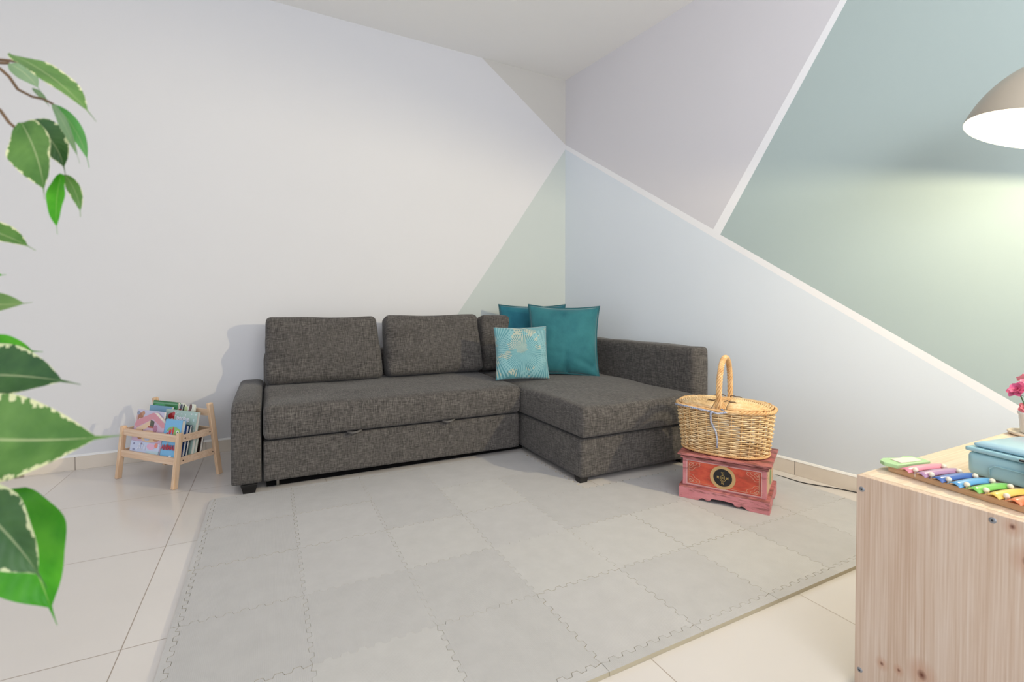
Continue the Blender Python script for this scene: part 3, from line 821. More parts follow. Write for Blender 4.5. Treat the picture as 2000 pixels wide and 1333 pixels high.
for i, (c, r_, mi, nr) in enumerate((((-0.022, 0.028, 0.135), 0.030, 1, (-0.6, 0.3, 0.5)), ((0.012, 0.004, 0.150), 0.034, 0, (-0.5, -0.3, 0.8)), ((-0.008, 0.012, 0.082), 0.022, 2, (-0.8, 0.1, 0.4)), ((0.024, -0.022, 0.120), 0.032, 1, (0.1, -0.7, 0.6)), ((0.03, 0.02, 0.165), 0.030, 0, (0.4, 0.3, 0.8)), ((0.0, -0.03, 0.10), 0.026, 2, (-0.4, -0.8, 0.4)))):
    flower(c, r_, PK[mi], nr, i); stems.tube([(0, 0, 0.052), (c[0] * 0.5, c[1] * 0.5, c[2] * 0.6), (c[0], c[1], c[2] - 0.002)], 0.0016, 6)
stems.build('stems', GRN, pot, smooth=True)
m = MB()
for i in range(9):
    a = i * 2.4; p = Vector((0.02 * math.cos(a), 0.02 * math.sin(a), 0.105 + 0.01 * (i % 4)))
    d = Vector((math.cos(a), math.sin(a), 0.5)).normalized(); sd = d.cross(Vector((0, 0, 1))).normalized() * 0.006
    b_ = len(m.v); m.v += [tuple(p), tuple(p + d * 0.012 + sd), tuple(p + d * 0.028), tuple(p + d * 0.012 - sd)]; m.f.append((b_, b_ + 1, b_ + 2, b_ + 3)); m.mi.append(0)
m.build('leaves', plain('dark_blue_green_leaf', rgb(44, 60, 66), 0.6), pot)

# ------------------------------------------------------------------ black cable along the skirting
cb = MB().tube([(2.05, 1.62, 0.016), (2.20, 1.66, 0.016), (2.31, 1.64, 0.014), (2.366, 1.595, 0.006), (2.372, 1.545, 0.004), (2.376, 1.473, 0.003), (2.417, 1.412, 0.003), (2.455, 1.352, 0.003), (2.485, 1.285, 0.003), (2.52, 1.17, 0.003), (2.545, 0.95, 0.003), (2.555, 0.7, 0.003)], 0.0026, 8)
o = cb.build('power_cable', plain('black_rubber', rgb(26, 24, 24), 0.5), smooth=True)
sub = o.modifiers.new('sm', 'SUBSURF'); sub.levels = 2; sub.render_levels = 2
tag(o, 'thin black power cable on the floor running beside the right wall skirting', 'cable')

# ------------------------------------------------------------------ wooden chest
CHZ = 0.0122
chest = thing('wooden_chest', 'small distressed pink and red painted wooden chest with a round emblem', 'chest', (1.678, 1.610, CHZ), (0, 0, R(-60.6)))
def distressed(name, a, b, brown, amt=0.56):
    k = NB(name); co = k.coord()
    c = k.ramp(k.noise(co, 12, 4), [(0.3, a), (0.7, b)])
    worn = k.noise(k.mapped(co, (6, 14, 30)), 2.2, 5, 0.7, 0.6)
    f = k.math('MULTIPLY', k.math('SUBTRACT', worn, amt, clamp=True), 7, clamp=True)
    c = k.mix(k.math('MULTIPLY', f, 0.8), c, brown)
    k.base(c); k.rough(0.55); k.bump(k.noise(co, 60, 4), 0.25, 0.001)
    return k.m
PINKP = distressed('distressed_pink_paint', rgb(196, 118, 122), rgb(214, 140, 142), rgb(112, 62, 52), 0.53)
PINKL = distressed('worn_brown_pink_paint', rgb(168, 92, 88), rgb(194, 122, 118), rgb(96, 52, 42), 0.45)
def panel_mat():
    k = NB('red_orange_painted_panel'); co = k.coord(); X = k.sep(co)
    n1 = k.noise(k.mapped(co, (5, 1, 14)), 2.4, 4, 0.6, 0.4)
    c = k.ramp(n1, [(0.32, rgb(150, 66, 44)), (0.48, rgb(196, 74, 52)), (0.70, rgb(214, 98, 66))])
    # brown wear gathered towards the painted border of the panel
    ex = k.math('DIVIDE', k.math('ABSOLUTE', k.math('SUBTRACT', X[0], 0.1855)), 0.165)
    ez = k.math('DIVIDE', k.math('ABSOLUTE', k.math('SUBTRACT', X[2], 0.120)), 0.062)
    e = k.math('ADD', k.math('MAXIMUM', k.math('MULTIPLY', ex, 0.9), k.math('MULTIPLY', ez, 0.82)), k.math('MULTIPLY', k.noise(k.mapped(co, (20, 1, 30)), 1, 4), 0.5))
    f = k.math('MULTIPLY', k.math('SUBTRACT', e, 0.98, clamp=True), 4.0, clamp=True)
    c = k.mix(k.math('MULTIPLY', f, 0.8), c, rgb(122, 66, 52))
    k.base(c); k.rough(0.45)
    return k.m
CW, CD, CH = 0.371, 0.300, 0.206
# scalloped plinth boards
def plinth(L):
    p = [(0, 0), (0.075 * L / 0.37, 0)]
    q = [(0.30, 0.006), (0.33, 0.013), (0.355, 0.017), (0.385, 0.012), (0.405, 0.013), (0.42, 0.020)]
    e = [(0.0, 0.0), (0.20, 0.0), (0.235, 0.003), (0.265, 0.012), (0.29, 0.013), (0.315, 0.007), (0.345, 0.006), (0.365, 0.010), (0.385, 0.019), (0.5, 0.021)]
    pts = [(a * L, b) for a, b in e] + [((1 - a) * L, b) for a, b in e[:-1][::-1]]
    return pts + [(L, 0.050), (0, 0.050)]
pf = MB().prism(plinth(CW), 1, -0.0, 0.012); pf.build('plinth_board', PINKP, chest, bevel=0.001, loc=(0, 0, 0))
MB().prism(plinth(CW), 1, CD - 0.012, CD).build('plinth_board', PINKP, chest, bevel=0.001)
MB().prism([(a, b) for a, b in plinth(CD - 0.025)], 0, CW - 0.012, CW).build('plinth_board', PINKP, chest, bevel=0.001, loc=(0, 0.0125, 0))
MB().prism([(a, b) for a, b in plinth(CD - 0.025)], 0, 0, 0.012).build('plinth_board', PINKP, chest, bevel=0.001, loc=(0, 0.0125, 0))
MB().prism([(-0.0, 0.050), (-0.0, 0.053), (0.010, 0.058), (CD - 0.010, 0.058), (CD, 0.053), (CD, 0.050)], 0, 0.0, CW).build('plinth_ledge', PINKL, chest, bevel=0.001)
x0, x1, y0_, y1_ = 0.014, CW - 0.014, 0.014, CD - 0.014
m = MB().box(x0, x1, y0_, y1_, 0.0582, 0.180); body = m.build('body', PINKP, chest, bevel=0.001)
m = MB().box(x0 + 0.022, x1 - 0.022, y0_ - 0.0012, y0_ + 0.001, 0.068, 0.170); fp = m.build('front_panel', panel_mat(), chest, bevel=0.0005)
fp['label'] = 'red and orange painted front panel'
m = MB()
for (a, b, c_, d_) in ((x0 + 0.016, x1 - 0.016, 0.0635, 0.0680), (x0 + 0.016, x1 - 0.016, 0.1705, 0.1745)): m.box(a, b, y0_ - 0.0026, y0_ + 0.001, c_, d_)
for a in (x0 + 0.0165, x1 - 0.0205): m.box(a, a + 0.004, y0_ - 0.0026, y0_ + 0.001, 0.0682, 0.1703)
m.build('frame_moulding', distressed('pale_pink_worn_edge', rgb(204, 150, 146), rgb(222, 176, 168), rgb(120, 70, 60), 0.54), chest)
CRL = plain('cream_paint_line', rgb(214, 178, 150), 0.5)
m = MB(); a0, a1, b0, b1 = x0 + 0.028, x1 - 0.028, 0.074, 0.164
ln = lambda pts: m.tube([(px_, y0_ - 0.0014, pz_) for px_, pz_ in pts], 0.0007, 5)
ln([(a0, b0), (a1, b0)]); ln([(a0, b0), (a0, b1)]); ln([(a1, b0), (a1, b1)]); ln([(a0, b1), (a0 + 0.05, b1)]); ln([(a1 - 0.05, b1), (a1, b1)])
for sx_, sz_ in ((1, 1), (-1, 1), (1, -1), (-1, -1)):       # scrolled corner ornaments
    ox = a0 if sx_ > 0 else a1; oz = b0 if sz_ > 0 else b1
    for rr in (0.018, 0.030, 0.044):
        ln([(ox + sx_ * rr * math.cos(t) * (1 + 0.12 * math.sin(6 * t)), oz + sz_ * rr * 0.75 * math.sin(t) * (1 + 0.12 * math.sin(6 * t))) for t in [PI / 2 * i / 14 for i in range(15)]])
    ln([(ox + sx_ * (0.008 + 0.006 * t * math.cos(t * 3)), oz + sz_ * (0.012 + 0.006 * t * math.sin(t * 3))) for t in [i / 8 for i in range(17)]])
m.build('painted_scroll_lines', CRL, chest, smooth=True)
emx, emz = 0.1855, 0.119
m = MB(); nn = 56
poly = [(emx + 0.0525 * math.cos(2 * PI * i / nn), emz + 0.0515 * math.sin(2 * PI * i / nn)) for i in range(nn)]
m.prism(poly, 1, y0_ - 0.0028, y0_ - 0.0013); e1 = m.build('emblem', plain('tan_gold_paint', rgb(196, 160, 108), 0.5, var=0.06), chest)
e1['label'] = 'tan oval emblem ring with a black centre'
poly = [(emx + 0.0385 * math.cos(2 * PI * i / nn), emz + 0.0385 * math.sin(2 * PI * i / nn)) for i in range(nn)]
MB().prism(poly, 1, y0_ - 0.0036, y0_ - 0.0029).build('black_disc', plain('black_emblem', rgb(24, 20, 22), 0.5), e1)
GOLD = plain('gold_ink', rgb(190, 162, 96), 0.5)
m = MB(); ye = y0_ - 0.0040
tb = lambda pts, r_=0.00085: m.tube([(emx + a * 1.18, ye, emz + b * 1.18) for a, b in pts], r_ * 1.15, 5)
tb([(-0.006, -0.005), (-0.006, 0.006), (0.000, 0.0085), (0.006, 0.006), (0.006, -0.005), (0.0, -0.0095), (-0.006, -0.005)], 0.0011)
tb([(-0.003, 0.0015), (0.003, 0.0015)]); tb([(-0.003, -0.002), (0.003, -0.002)])
tb([(-0.010, -0.008), (-0.004, -0.013), (0.004, -0.013), (0.010, -0.008), (0.012, 0.0)], 0.0009)
tb([(-0.006, 0.020), (0.006, 0.020)], 0.0010); tb([(-0.004, 0.0165), (0.003, 0.0155), (-0.003, 0.012), (0.005, 0.011)], 0.0009)
for s_ in (-1, 1):
    tb([(s_ * 0.019, 0.005), (s_ * 0.019, -0.005)]); tb([(s_ * 0.019, 0.004), (s_ * 0.014, -0.004)]); tb([(s_ * 0.014, 0.004), (s_ * 0.019, -0.003)]); tb([(s_ * 0.014, 0.005), (s_ * 0.013, -0.005)])
tb([(-0.004, -0.024), (-0.004, -0.017), (0.0, -0.0165), (0.003, -0.019), (0.0, -0.021), (-0.003, -0.0205)]); tb([(0.0, -0.021), (0.004, -0.025)])
m.build('gold_emblem_marks', GOLD, e1, smooth=True)
# side panel with green oval (faces right) and its moulding
m = MB().box(x1 - 0.001, x1 + 0.0012, y0_ + 0.028, y1_ - 0.028, 0.070, 0.170)
m.build('side_panel', distressed('yellowed_side_paint', rgb(206, 170, 132), rgb(216, 184, 148), rgb(150, 92, 70), 0.55), chest, bevel=0.0005)
poly = [(CD / 2 + 0.030 * math.cos(2 * PI * i / nn), 0.120 + 0.036 * math.sin(2 * PI * i / nn)) for i in range(nn)]
MB().prism(poly, 0, x1 + 0.0012, x1 + 0.0022).build('green_oval', plain('green_oval_paint', rgb(120, 150, 92), 0.5), chest)
# lid: moulded skirt, overhanging top
m = MB()
for (o_, za, zb) in ((0.006, 0.1805, 0.1905), (0.0035, 0.1905, 0.1955)):
    m.box(x0 - o_ - 0.002, x1 + o_ + 0.002, y0_ - o_ - 0.002, y1_ + o_ + 0.002, za, zb)
lid = m.build('lid', PINKL, chest, bevel=0.0012)
MB().box(-0.006, CW + 0.006, -0.006, CD + 0.006, 0.1957, 0.2057).build('lid_top', PINKL, lid, bevel=0.003)

# ------------------------------------------------------------------ wicker basket
BZ = CHZ + 0.2060
bc = Vector((1.678, 1.610, 0)) + Vector((0.491, -0.871, 0)) * 0.168 + Vector((0.871, 0.491, 0)) * 0.150
bsk = thing('wicker_basket', 'oval wicker picnic basket with two lids and a tall handle on the chest', 'basket', (bc.x, bc.y, BZ), (0, 0, R(-60.6)))
def wick(name, lo, mid, hi):
    k = NB(name); co = k.coord()
    f = k.math('ADD', k.math('MULTIPLY', k.noise(co, 28, 3), 0.6), k.math('MULTIPLY', k.noise(co, 260, 2), 0.4))
    k.base(k.ramp(f, [(0.33, lo), (0.5, mid), (0.68, hi)])); k.rough(0.45); k.b.inputs['Specular IOR Level'].default_value = 0.4
    return k.m
WK = wick('willow', rgb(206, 164, 108), rgb(232, 198, 146), rgb(246, 222, 182))
WK2 = wick('golden_willow', rgb(196, 144, 90), rgb(222, 178, 122), rgb(238, 204, 156))
BX0, BY0, BX1, BY1, BH = 0.181, 0.126, 0.206, 0.150, 0.208
def brim(t, h, off=0.0):
    f = h / BH; f2 = f ** 0.85
    ax = BX0 + (BX1 - BX0) * f2 + off; ay = BY0 + (BY1 - BY0) * f2 + off
    c_, s_ = math.cos(t), math.sin(t); e = 0.86
    return Vector((ax * math.copysign(abs(c_) ** e, c_), ay * math.copysign(abs(s_) ** e, s_), h))
NS = 30; rows = 22
m = MB()
for r_ in range(rows):
    h = 0.010 + (BH - 0.016) * r_ / (rows - 1); pts = []
    nseg = NS * 4
    for i in range(nseg):
        t = 2 * PI * i / nseg; ph = PI * NS * i / nseg + (PI if r_ % 2 else 0)
        pts.append(brim(t, h + 0.0006 * math.sin(i * 0.37 + r_), 0.0046 * math.sin(NS * t / 2 + (PI if r_ % 2 else 0))))
    m.tube(pts, 0.0036, 6, closed=True, ry=0.0036)
m.build('woven_body', WK, bsk, smooth=True)
m = MB()
for i in range(NS):
    t = 2 * PI * (i + 0.5) / NS
    m.tube([brim(t, 0.004 + (BH - 0.004) * q / 5) for q in range(6)], 0.0026, 6)
m.build('stakes', WK2, bsk, smooth=True)
MB().prism([tuple(brim(2 * PI * i / 48, 0.0, -0.004)[:2]) for i in range(48)], 2, 0.003, 0.007).build('base', WK2, bsk)
def braid(h, off, rad, tw, nst=3, amp=0.004):
    m = MB()
    for s_ in range(nst):
        pts = []
        for i in range(180):
            t = 2 * PI * i / 180; a = tw * t + 2 * PI * s_ / nst
            p = brim(t, max(0, min(BH, h)), off + amp * math.cos(a)); p.z = h + amp * math.sin(a)
            pts.append(p)
        m.tube(pts, rad, 6, closed=True)
    return m
braid(0.0085, 0.003, 0.0035, 34, 3, 0.0035).build('foot_braid', WK2, bsk, smooth=True)
braid(BH + 0.001, 0.003, 0.0046, 22, 3, 0.0048).build('rim', WK2, bsk, smooth=True)
# two hinged lids either side of a fixed woven bridge
def lid_part(sgn):
    m = MB(); xh = 0.030
    def P(s_, t):
        ex = (BX1 - 0.012 - xh) * s_; ey = (BY1 - 0.012) * s_
        c_, sn = math.cos(t), math.sin(t)
        x = xh + ex * abs(c_) ** 0.86; y = ey * math.copysign(abs(sn) ** 0.86, sn)
        return Vector((sgn * x, y, BH + 0.010 + 0.020 * (1 - s_ ** 2.2) + 0.002 * math.cos(t)))
    nr = 20
    for r_ in range(1, nr):
        s_ = r_ / nr; pts = []
        for i in range(41):
            t = -PI / 2 + PI * i / 40; p = P(s_, t); p.z += 0.0011 * math.sin(i * 1.6 + (PI if r_ % 2 else 0)); pts.append(p)
        m.tube(pts, 0.0038, 5)
    for i in range(13):
        t = -PI / 2 + PI * (i + 0.5) / 13; m.tube([P(s_ / 8, t) + Vector((0, 0, -0.001)) for s_ in range(1, 9)], 0.0026, 5)
    o = m.build('lid', WK, bsk, smooth=True)
    m = MB(); e = [P(1.0, -PI / 2 + PI * i / 50) for i in range(51)]
    for s_ in range(2):
        m.tube([p + Vector((sgn * 0.002, 0, 0)) + Vector((0, 0, 1)) * 0.0022 * math.sin(i * 0.9 + PI * s_) + Vector((p.x, p.y, 0)).normalized() * 0.0022 * math.cos(i * 0.9 + PI * s_) for i, p in enumerate(e)], 0.0048, 6)
    m.build('lid_edge', WK2, o, smooth=True)
lid_part(1); lid_part(-1)
m = MB()
for i in range(9):
    x = -0.024 + 0.006 * i
    m.tube([(x, -BY1 + 0.006 + (2 * BY1 - 0.012) * q / 16, BH + 0.009 + 0.018 * math.sin(PI * q / 16) ** 0.7 + 0.001 * math.sin(q * 2 + i)) for q in range(17)], 0.0033, 6)
for q in range(1, 16):
    y = -BY1 + 0.006 + (2 * BY1 - 0.012) * q / 16
    m.tube([(-0.026 + 0.0065 * i, y, BH + 0.0105 + 0.018 * math.sin(PI * q / 16) ** 0.7 + 0.0025 * (1 if (i + q) % 2 else -1)) for i in range(9)], 0.0022, 5)
m.build('bridge', WK2, bsk, smooth=True)
# handle: wrapped willow arch across the basket
m = MB()
def HP(a): return Vector((0.0, -0.143 * math.cos(a) * (1.0 + 0.06 * math.sin(a)), BH - 0.004 + 0.228 * (math.sin(a) ** 0.72)))
NH = 96
cen = [HP(PI * i / NH) for i in range(NH + 1)]
for s_ in range(5):
    pts = []
    for i, p in enumerate(cen):
        d = (cen[min(i + 1, NH)] - cen[max(i - 1, 0)]).normalized(); u = Vector((1, 0, 0)); v_ = d.cross(u)
        a = 2 * PI * (i / 13.0 + s_ / 5.0); pts.append(p + u * 0.0088 * math.cos(a) + v_ * 0.0078 * math.sin(a))
    m.tube(pts, 0.0047, 6)
m.tube(cen, 0.006, 8)
m.build('handle', WK2, bsk, smooth=True)
TW = plain('dark_leather_tie', rgb(104, 84, 62), 0.7)
for sx_ in (-1, 1):
    for y in (-0.070, 0.078):
        z0 = BH + 0.0285
        MB().tube([(sx_ * 0.010, y, z0 + 0.003), (sx_ * 0.022, y + 0.004, z0 + 0.007), (sx_ * 0.036, y - 0.003, z0 + 0.004), (sx_ * 0.052, y + 0.003, z0 + 0.004), (sx_ * 0.062, y - 0.001, z0 + 0.0)], 0.0026, 6).build('hinge_tie', TW, bsk, smooth=True)
def cordm():
    k = NB('silver_blue_braided_cord'); co = k.coord()
    k.base(k.ramp(k.noise(co, 420, 2), [(0.42, rgb(120, 128, 160)), (0.58, rgb(226, 228, 236))])); k.rough(0.3); k.b.inputs['Metallic'].default_value = 0.25
    return k.m
m = MB(); pts = []
for i in range(33):     # round the left end of the rim, from the handle foot
    t = -PI / 2 - 0.10 - (PI * 0.78) * i / 32
    p = brim(t, BH, 0.0115); p.z = BH - 0.002 + 0.006 * math.sin(i * 0.25) ; pts.append(p)
for s_ in range(2): m.tube([p + Vector((0, 0, 0.0022 * math.cos(i * 1.3 + PI * s_))) for i, p in enumerate(pts)], 0.0030, 6)
tl = [brim(-PI / 2 - 0.06, BH, 0.014), brim(-PI / 2 - 0.10, BH - 0.012, 0.013), brim(-PI / 2 - 0.10, BH - 0.05, 0.0105), brim(-PI / 2 - 0.03, BH - 0.09, 0.0095), brim(-PI / 2 - 0.01, BH - 0.13, 0.0095), brim(-PI / 2 - 0.02, BH - 0.165, 0.0095)]
m.tube(tl, [0.006, 0.005, 0.0045, 0.0042, 0.0042, 0.005], 8)
m.tube([brim(-PI / 2 - 0.12, BH, 0.0125), brim(-PI / 2, BH - 0.008, 0.015), brim(-PI / 2 + 0.12, BH + 0.001, 0.0125), (0.012, -BY1 - 0.004, BH + 0.012)], 0.0042, 8)
o = m.build('ribbon', cordm(), bsk, smooth=True); o['label'] = 'silver blue braided cord tied round the rim'

# ------------------------------------------------------------------ book rack
PINE = wood('light_pine', 0, rgb(206, 170, 138), rgb(220, 188, 158), rgb(232, 206, 180), 200, 8, 0.5)
PINEZ = wood('light_pine_upright', 2, rgb(204, 166, 130), rgb(218, 184, 150), rgb(230, 202, 172), 200, 8, 0.5)
RA = (-0.720, 3.113); RW, RD = 0.444, 0.262
rack = thing('book_rack', 'low pale pine book rack with four splayed legs beside the left armrest of the sofa', 'book rack', (RA[0], RA[1], 0), (0, 0, R(-47.6)))
yf = lambda z: 0.012 + 0.030 * z / 0.265
yb = lambda z: RD - 0.012 - 0.052 * z / 0.385
for x in (0.011, RW - 0.011):
    for (fn, zt) in ((yf, 0.267), (yb, 0.386)):
        MB().bar((x, fn(0), 0.0), (x, fn(zt), zt), 0.020, 0.024, (0, 1, 0)).build('leg', PINEZ, rack, bevel=0.003)
SCR = plain('dark_screw', rgb(70, 56, 48), 0.4, 0.5)
for z0 in (0.112, 0.220):      # side and front rails
    zc = z0 + 0.017
    for x, xo in ((0.011, -1), (RW - 0.011, 1)):
        o = MB().bar((x, yf(zc) + 0.0125, zc), (x, yb(zc) - 0.0125, zc), 0.012, 0.034, (0, 0, 1)).build('side_rail', PINE, rack, bevel=0.0015)
        if xo > 0:
            for y in (yf(zc) + 0.026, yb(zc) - 0.024):
                MB().lathe([(0, 0.0012), (0.0028, 0.0012), (0.0034, 0.0)], 14).build('screw', SCR, o, loc=(x + 0.006, y, zc), rot=(0, R(90), 0))
    MB().box(0.0215, RW - 0.0215, yf(zc) - 0.006, yf(zc) + 0.006, z0, z0 + 0.034).build('front_rail', PINE, rack, bevel=0.0015)
MB().box(0.0215, RW - 0.0215, yb(0.334) - 0.006, yb(0.334) + 0.006, 0.317, 0.351).build('back_rail', PINE, rack, bevel=0.0015)
MB().box(0.0215, RW - 0.0215, yb(0.237) - 0.006, yb(0.237) + 0.006, 0.220, 0.254).build('back_rail', PINE, rack, bevel=0.0015)
for y in (0.045, 0.090, 0.135, 0.180, 0.215):
    MB().box(0.0215, RW - 0.0215, y - 0.012, y + 0.012, 0.108, 0.118).build('bottom_slat', PINE, rack, bevel=0.001)

PAGES = plain('board_page_edges', rgb(224, 218, 206), 0.6)
RM = Matrix.Translation((RA[0], RA[1], 0)) @ Matrix.Rotation(R(-47.6), 4, 'Z')
def book(name, u0, u1, v0, h, t, lean, col, label, rough=0.35, outline=None, back=None, rz=0, z=0.1225):
    """board book standing in the rack; local x along its width, z up, -y is the front cover"""
    M = RM @ Matrix.Translation((u0, v0, z)) @ Matrix.Rotation(R(-lean), 4, 'X') @ Matrix.Rotation(R(rz), 4, 'Y')
    root = bpy.data.objects.new(name, None); COL.objects.link(root); root.matrix_world = M; root.empty_display_size = 0.03
    tag(root, label, 'book', 'children\'s books in the rack')
    w_ = u1 - u0; poly = outline or [(0, 0), (w_, 0), (w_, h), (0, h)]
    cm = plain('cover_' + name + str(len(MATS)), col, rough); bm_ = back or cm
    cover = MB(); cover.prism(poly, 1, -t, -t + 0.0015); cover.prism(poly, 1, -0.0015, 0.0)
    cover.box(0, 0.0015, -t + 0.0016, -0.0016, 0, poly[-1][1] if outline else h)
    c = cover.build('cover', cm, root, bevel=0.0004)
    MB().prism(inset(poly, 0.0018), 1, -t + 0.0016, -0.0016).build('pages', PAGES, root)
    return root, c, t
def art(parent, shapes, t, ground=None, name='cover_picture'):
    """flat printed shapes on a front cover: ('e',x,z,rx,rz,colour) ellipses or ('p',[points],colour)"""
    m = MB(); mats = []; y = -t
    xs = [q for s_ in shapes for q in ([s_[1] - s_[3] * 0.7, s_[1] + s_[3] * 0.7] if s_[0] == 'e' else [p_[0] for p_ in s_[1]])]
    zs = [q for s_ in shapes for q in ([s_[2] - s_[4] * 0.7, s_[2] + s_[4] * 0.7] if s_[0] == 'e' else [p_[1] for p_ in s_[1]])]
    if ground: shapes = [('p', [(min(xs), min(zs)), (max(xs), min(zs)), (max(xs), max(zs)), (min(xs), max(zs))], ground)] + list(shapes)
    for i, s_ in enumerate(shapes):
        c = s_[-1]; mt = plain('print_%d_%d_%d' % tuple(c), rgb(*c), 0.4)
        if mt not in mats: mats.append(mt)
        k = mats.index(mt); a, b = y - 0.00022 * (i + 1) - 0.00008, y + 0.0002
        if s_[0] == 'e':
            poly = [(s_[1] + s_[3] * math.cos(2 * PI * q / 20), s_[2] + s_[4] * math.sin(2 * PI * q / 20)) for q in range(20)]
        else: poly = s_[1]
        m.prism(poly, 1, a, b, k)
    return m.build(name, mats, parent)
def words(parent, text, size, c, x, z, t, width=None, rot=0, off=0.0):
    return lettering('lettering', text, size, plain('ink_%d_%d_%d' % c, rgb(*c), 0.4), parent, (x, -t - 0.0040, z), (R(90), R(rot), 0), 0.0003, width, off)
ro, co_, t = book('animals_book', 0.290, 0.412, 0.053, 0.196, 0.018, 11, rgb(120, 182, 222), 'small blue children\'s book with a red ANIMALS title in the front right of the rack')
art(co_, [('e', 0.066, 0.128, 0.050, 0.036, (132, 182, 120)), ('e', 0.050, 0.112, 0.045, 0.030, (120, 182, 222)), ('e', 0.095, 0.132, 0.024, 0.025, (146, 190, 108)),
          ('e', 0.028, 0.120, 0.008, 0.012, (214, 60, 70)), ('e', 0.046, 0.136, 0.009, 0.013, (222, 54, 72)), ('e', 0.066, 0.142, 0.006, 0.018, (208, 62, 66)),
          ('p', [(0.044, 0.06), (0.048, 0.06), (0.048, 0.125), (0.044, 0.125)], (196, 150, 96)), ('e', 0.100, 0.138, 0.0085, 0.0095, (246, 246, 240)), ('e', 0.101, 0.137, 0.0035, 0.004, (30, 40, 40)),
          ('e', 0.075, 0.018, 0.009, 0.006, (232, 240, 246))], t, (120, 182, 222))
words(co_, 'ANIMALS', 0.034, (178, 44, 66), 0.061, 0.060, t, 0.112, -3, 0.0012)

oh = [(0, 0), (0.226, 0), (0.230, 0.150), (0.226, 0.172), (0.140, 0.2185), (0.128, 0.2185), (0.012, 0.172), (0.0, 0.150)]
ro, co_, t = book('house_book', 0.058, 0.284, 0.053, 0.15, 0.018, 11, rgb(206, 176, 196), 'pink house shaped children\'s book in the front left of the rack', outline=oh)
art(co_, [('p', [(0.002, 0.150), (0.014, 0.172), (0.128, 0.2175), (0.140, 0.2175), (0.225, 0.172), (0.229, 0.150), (0.212, 0.148), (0.135, 0.188), (0.020, 0.138)], (212, 146, 156)),
          ('p', [(0.020, 0.132), (0.120, 0.180), (0.120, 0.150), (0.030, 0.104)], (226, 196, 164)), ('p', [(0.120, 0.182), (0.150, 0.176), (0.150, 0.146), (0.120, 0.146)], (84, 84, 72)),
          ('p', [(0.034, 0.108), (0.074, 0.130), (0.074, 0.120), (0.034, 0.098)], (110, 104, 76)), ('e', 0.130, 0.100, 0.075, 0.030, (226, 196, 160)),
          ('p', [(0.108, 0.150), (0.158, 0.150), (0.158, 0.142), (0.108, 0.142)], (176, 90, 70)),
          ('e', 0.060, 0.098, 0.020, 0.018, (176, 120, 76)), ('e', 0.052, 0.101, 0.004, 0.005, (40, 30, 26)), ('e', 0.118, 0.096, 0.022, 0.020, (190, 196, 216)), ('e', 0.112, 0.100, 0.004, 0.006, (50, 52, 70)),
          ('e', 0.165, 0.140, 0.014, 0.018, (176, 120, 146)), ('e', 0.185, 0.100, 0.024, 0.022, (206, 150, 110)),
          ('p', [(0.004, 0.070), (0.222, 0.070), (0.222, 0.004), (0.004, 0.004)], (196, 204, 226)), ('e', 0.030, 0.056, 0.006, 0.006, (132, 134, 166)), ('e', 0.034, 0.028, 0.009, 0.006, (136, 142, 174)),
          ('e', 0.160, 0.052, 0.030, 0.016, (222, 176, 200)), ('e', 0.198, 0.060, 0.012, 0.012, (228, 140, 120)), ('p', [(0.130, 0.028), (0.222, 0.034), (0.222, 0.004), (0.130, 0.004)], (182, 206, 214)), ('e', 0.088, 0.060, 0.006, 0.005, (150, 130, 150))], t)
words(co_, 'AN', 0.044, (222, 224, 236), 0.094, 0.044, t + 0.0015)

ro, co_, t = book('bear_book', 0.030, 0.240, 0.066, 0.222, 0.010, 11, rgb(200, 196, 216), 'lilac children\'s book with a brown bear behind the pink house shaped book')
art(co_, [('e', 0.020, 0.176, 0.020, 0.034, (206, 178, 178)), ('e', 0.034, 0.180, 0.022, 0.028, (172, 116, 90)), ('e', 0.050, 0.205, 0.012, 0.012, (190, 140, 112)), ('e', 0.033, 0.168, 0.010, 0.010, (240, 232, 226)), ('e', 0.034, 0.168, 0.0045, 0.0045, (60, 60, 60)),
          ('e', 0.014, 0.205, 0.012, 0.010, (150, 156, 176)), ('e', 0.020, 0.128, 0.020, 0.020, (206, 176, 184)), ('p', [(0.004, 0.010), (0.022, 0.010), (0.024, 0.118), (0.010, 0.110)], (160, 44, 52)), ('e', 0.016, 0.135, 0.010, 0.004, (240, 236, 236))], t, (200, 196, 216))

ro, co_, t = book('dark_blue_book', 0.265, 0.420, 0.068, 0.168, 0.012, 11, rgb(30, 62, 122), 'dark blue thin children\'s book directly behind the blue ANIMALS book')
ro, co_, t = book('navy_book', 0.260, 0.422, 0.082, 0.168, 0.011, 11, rgb(18, 48, 74), 'darkest navy children\'s book between the dark blue book and the pop-up book')

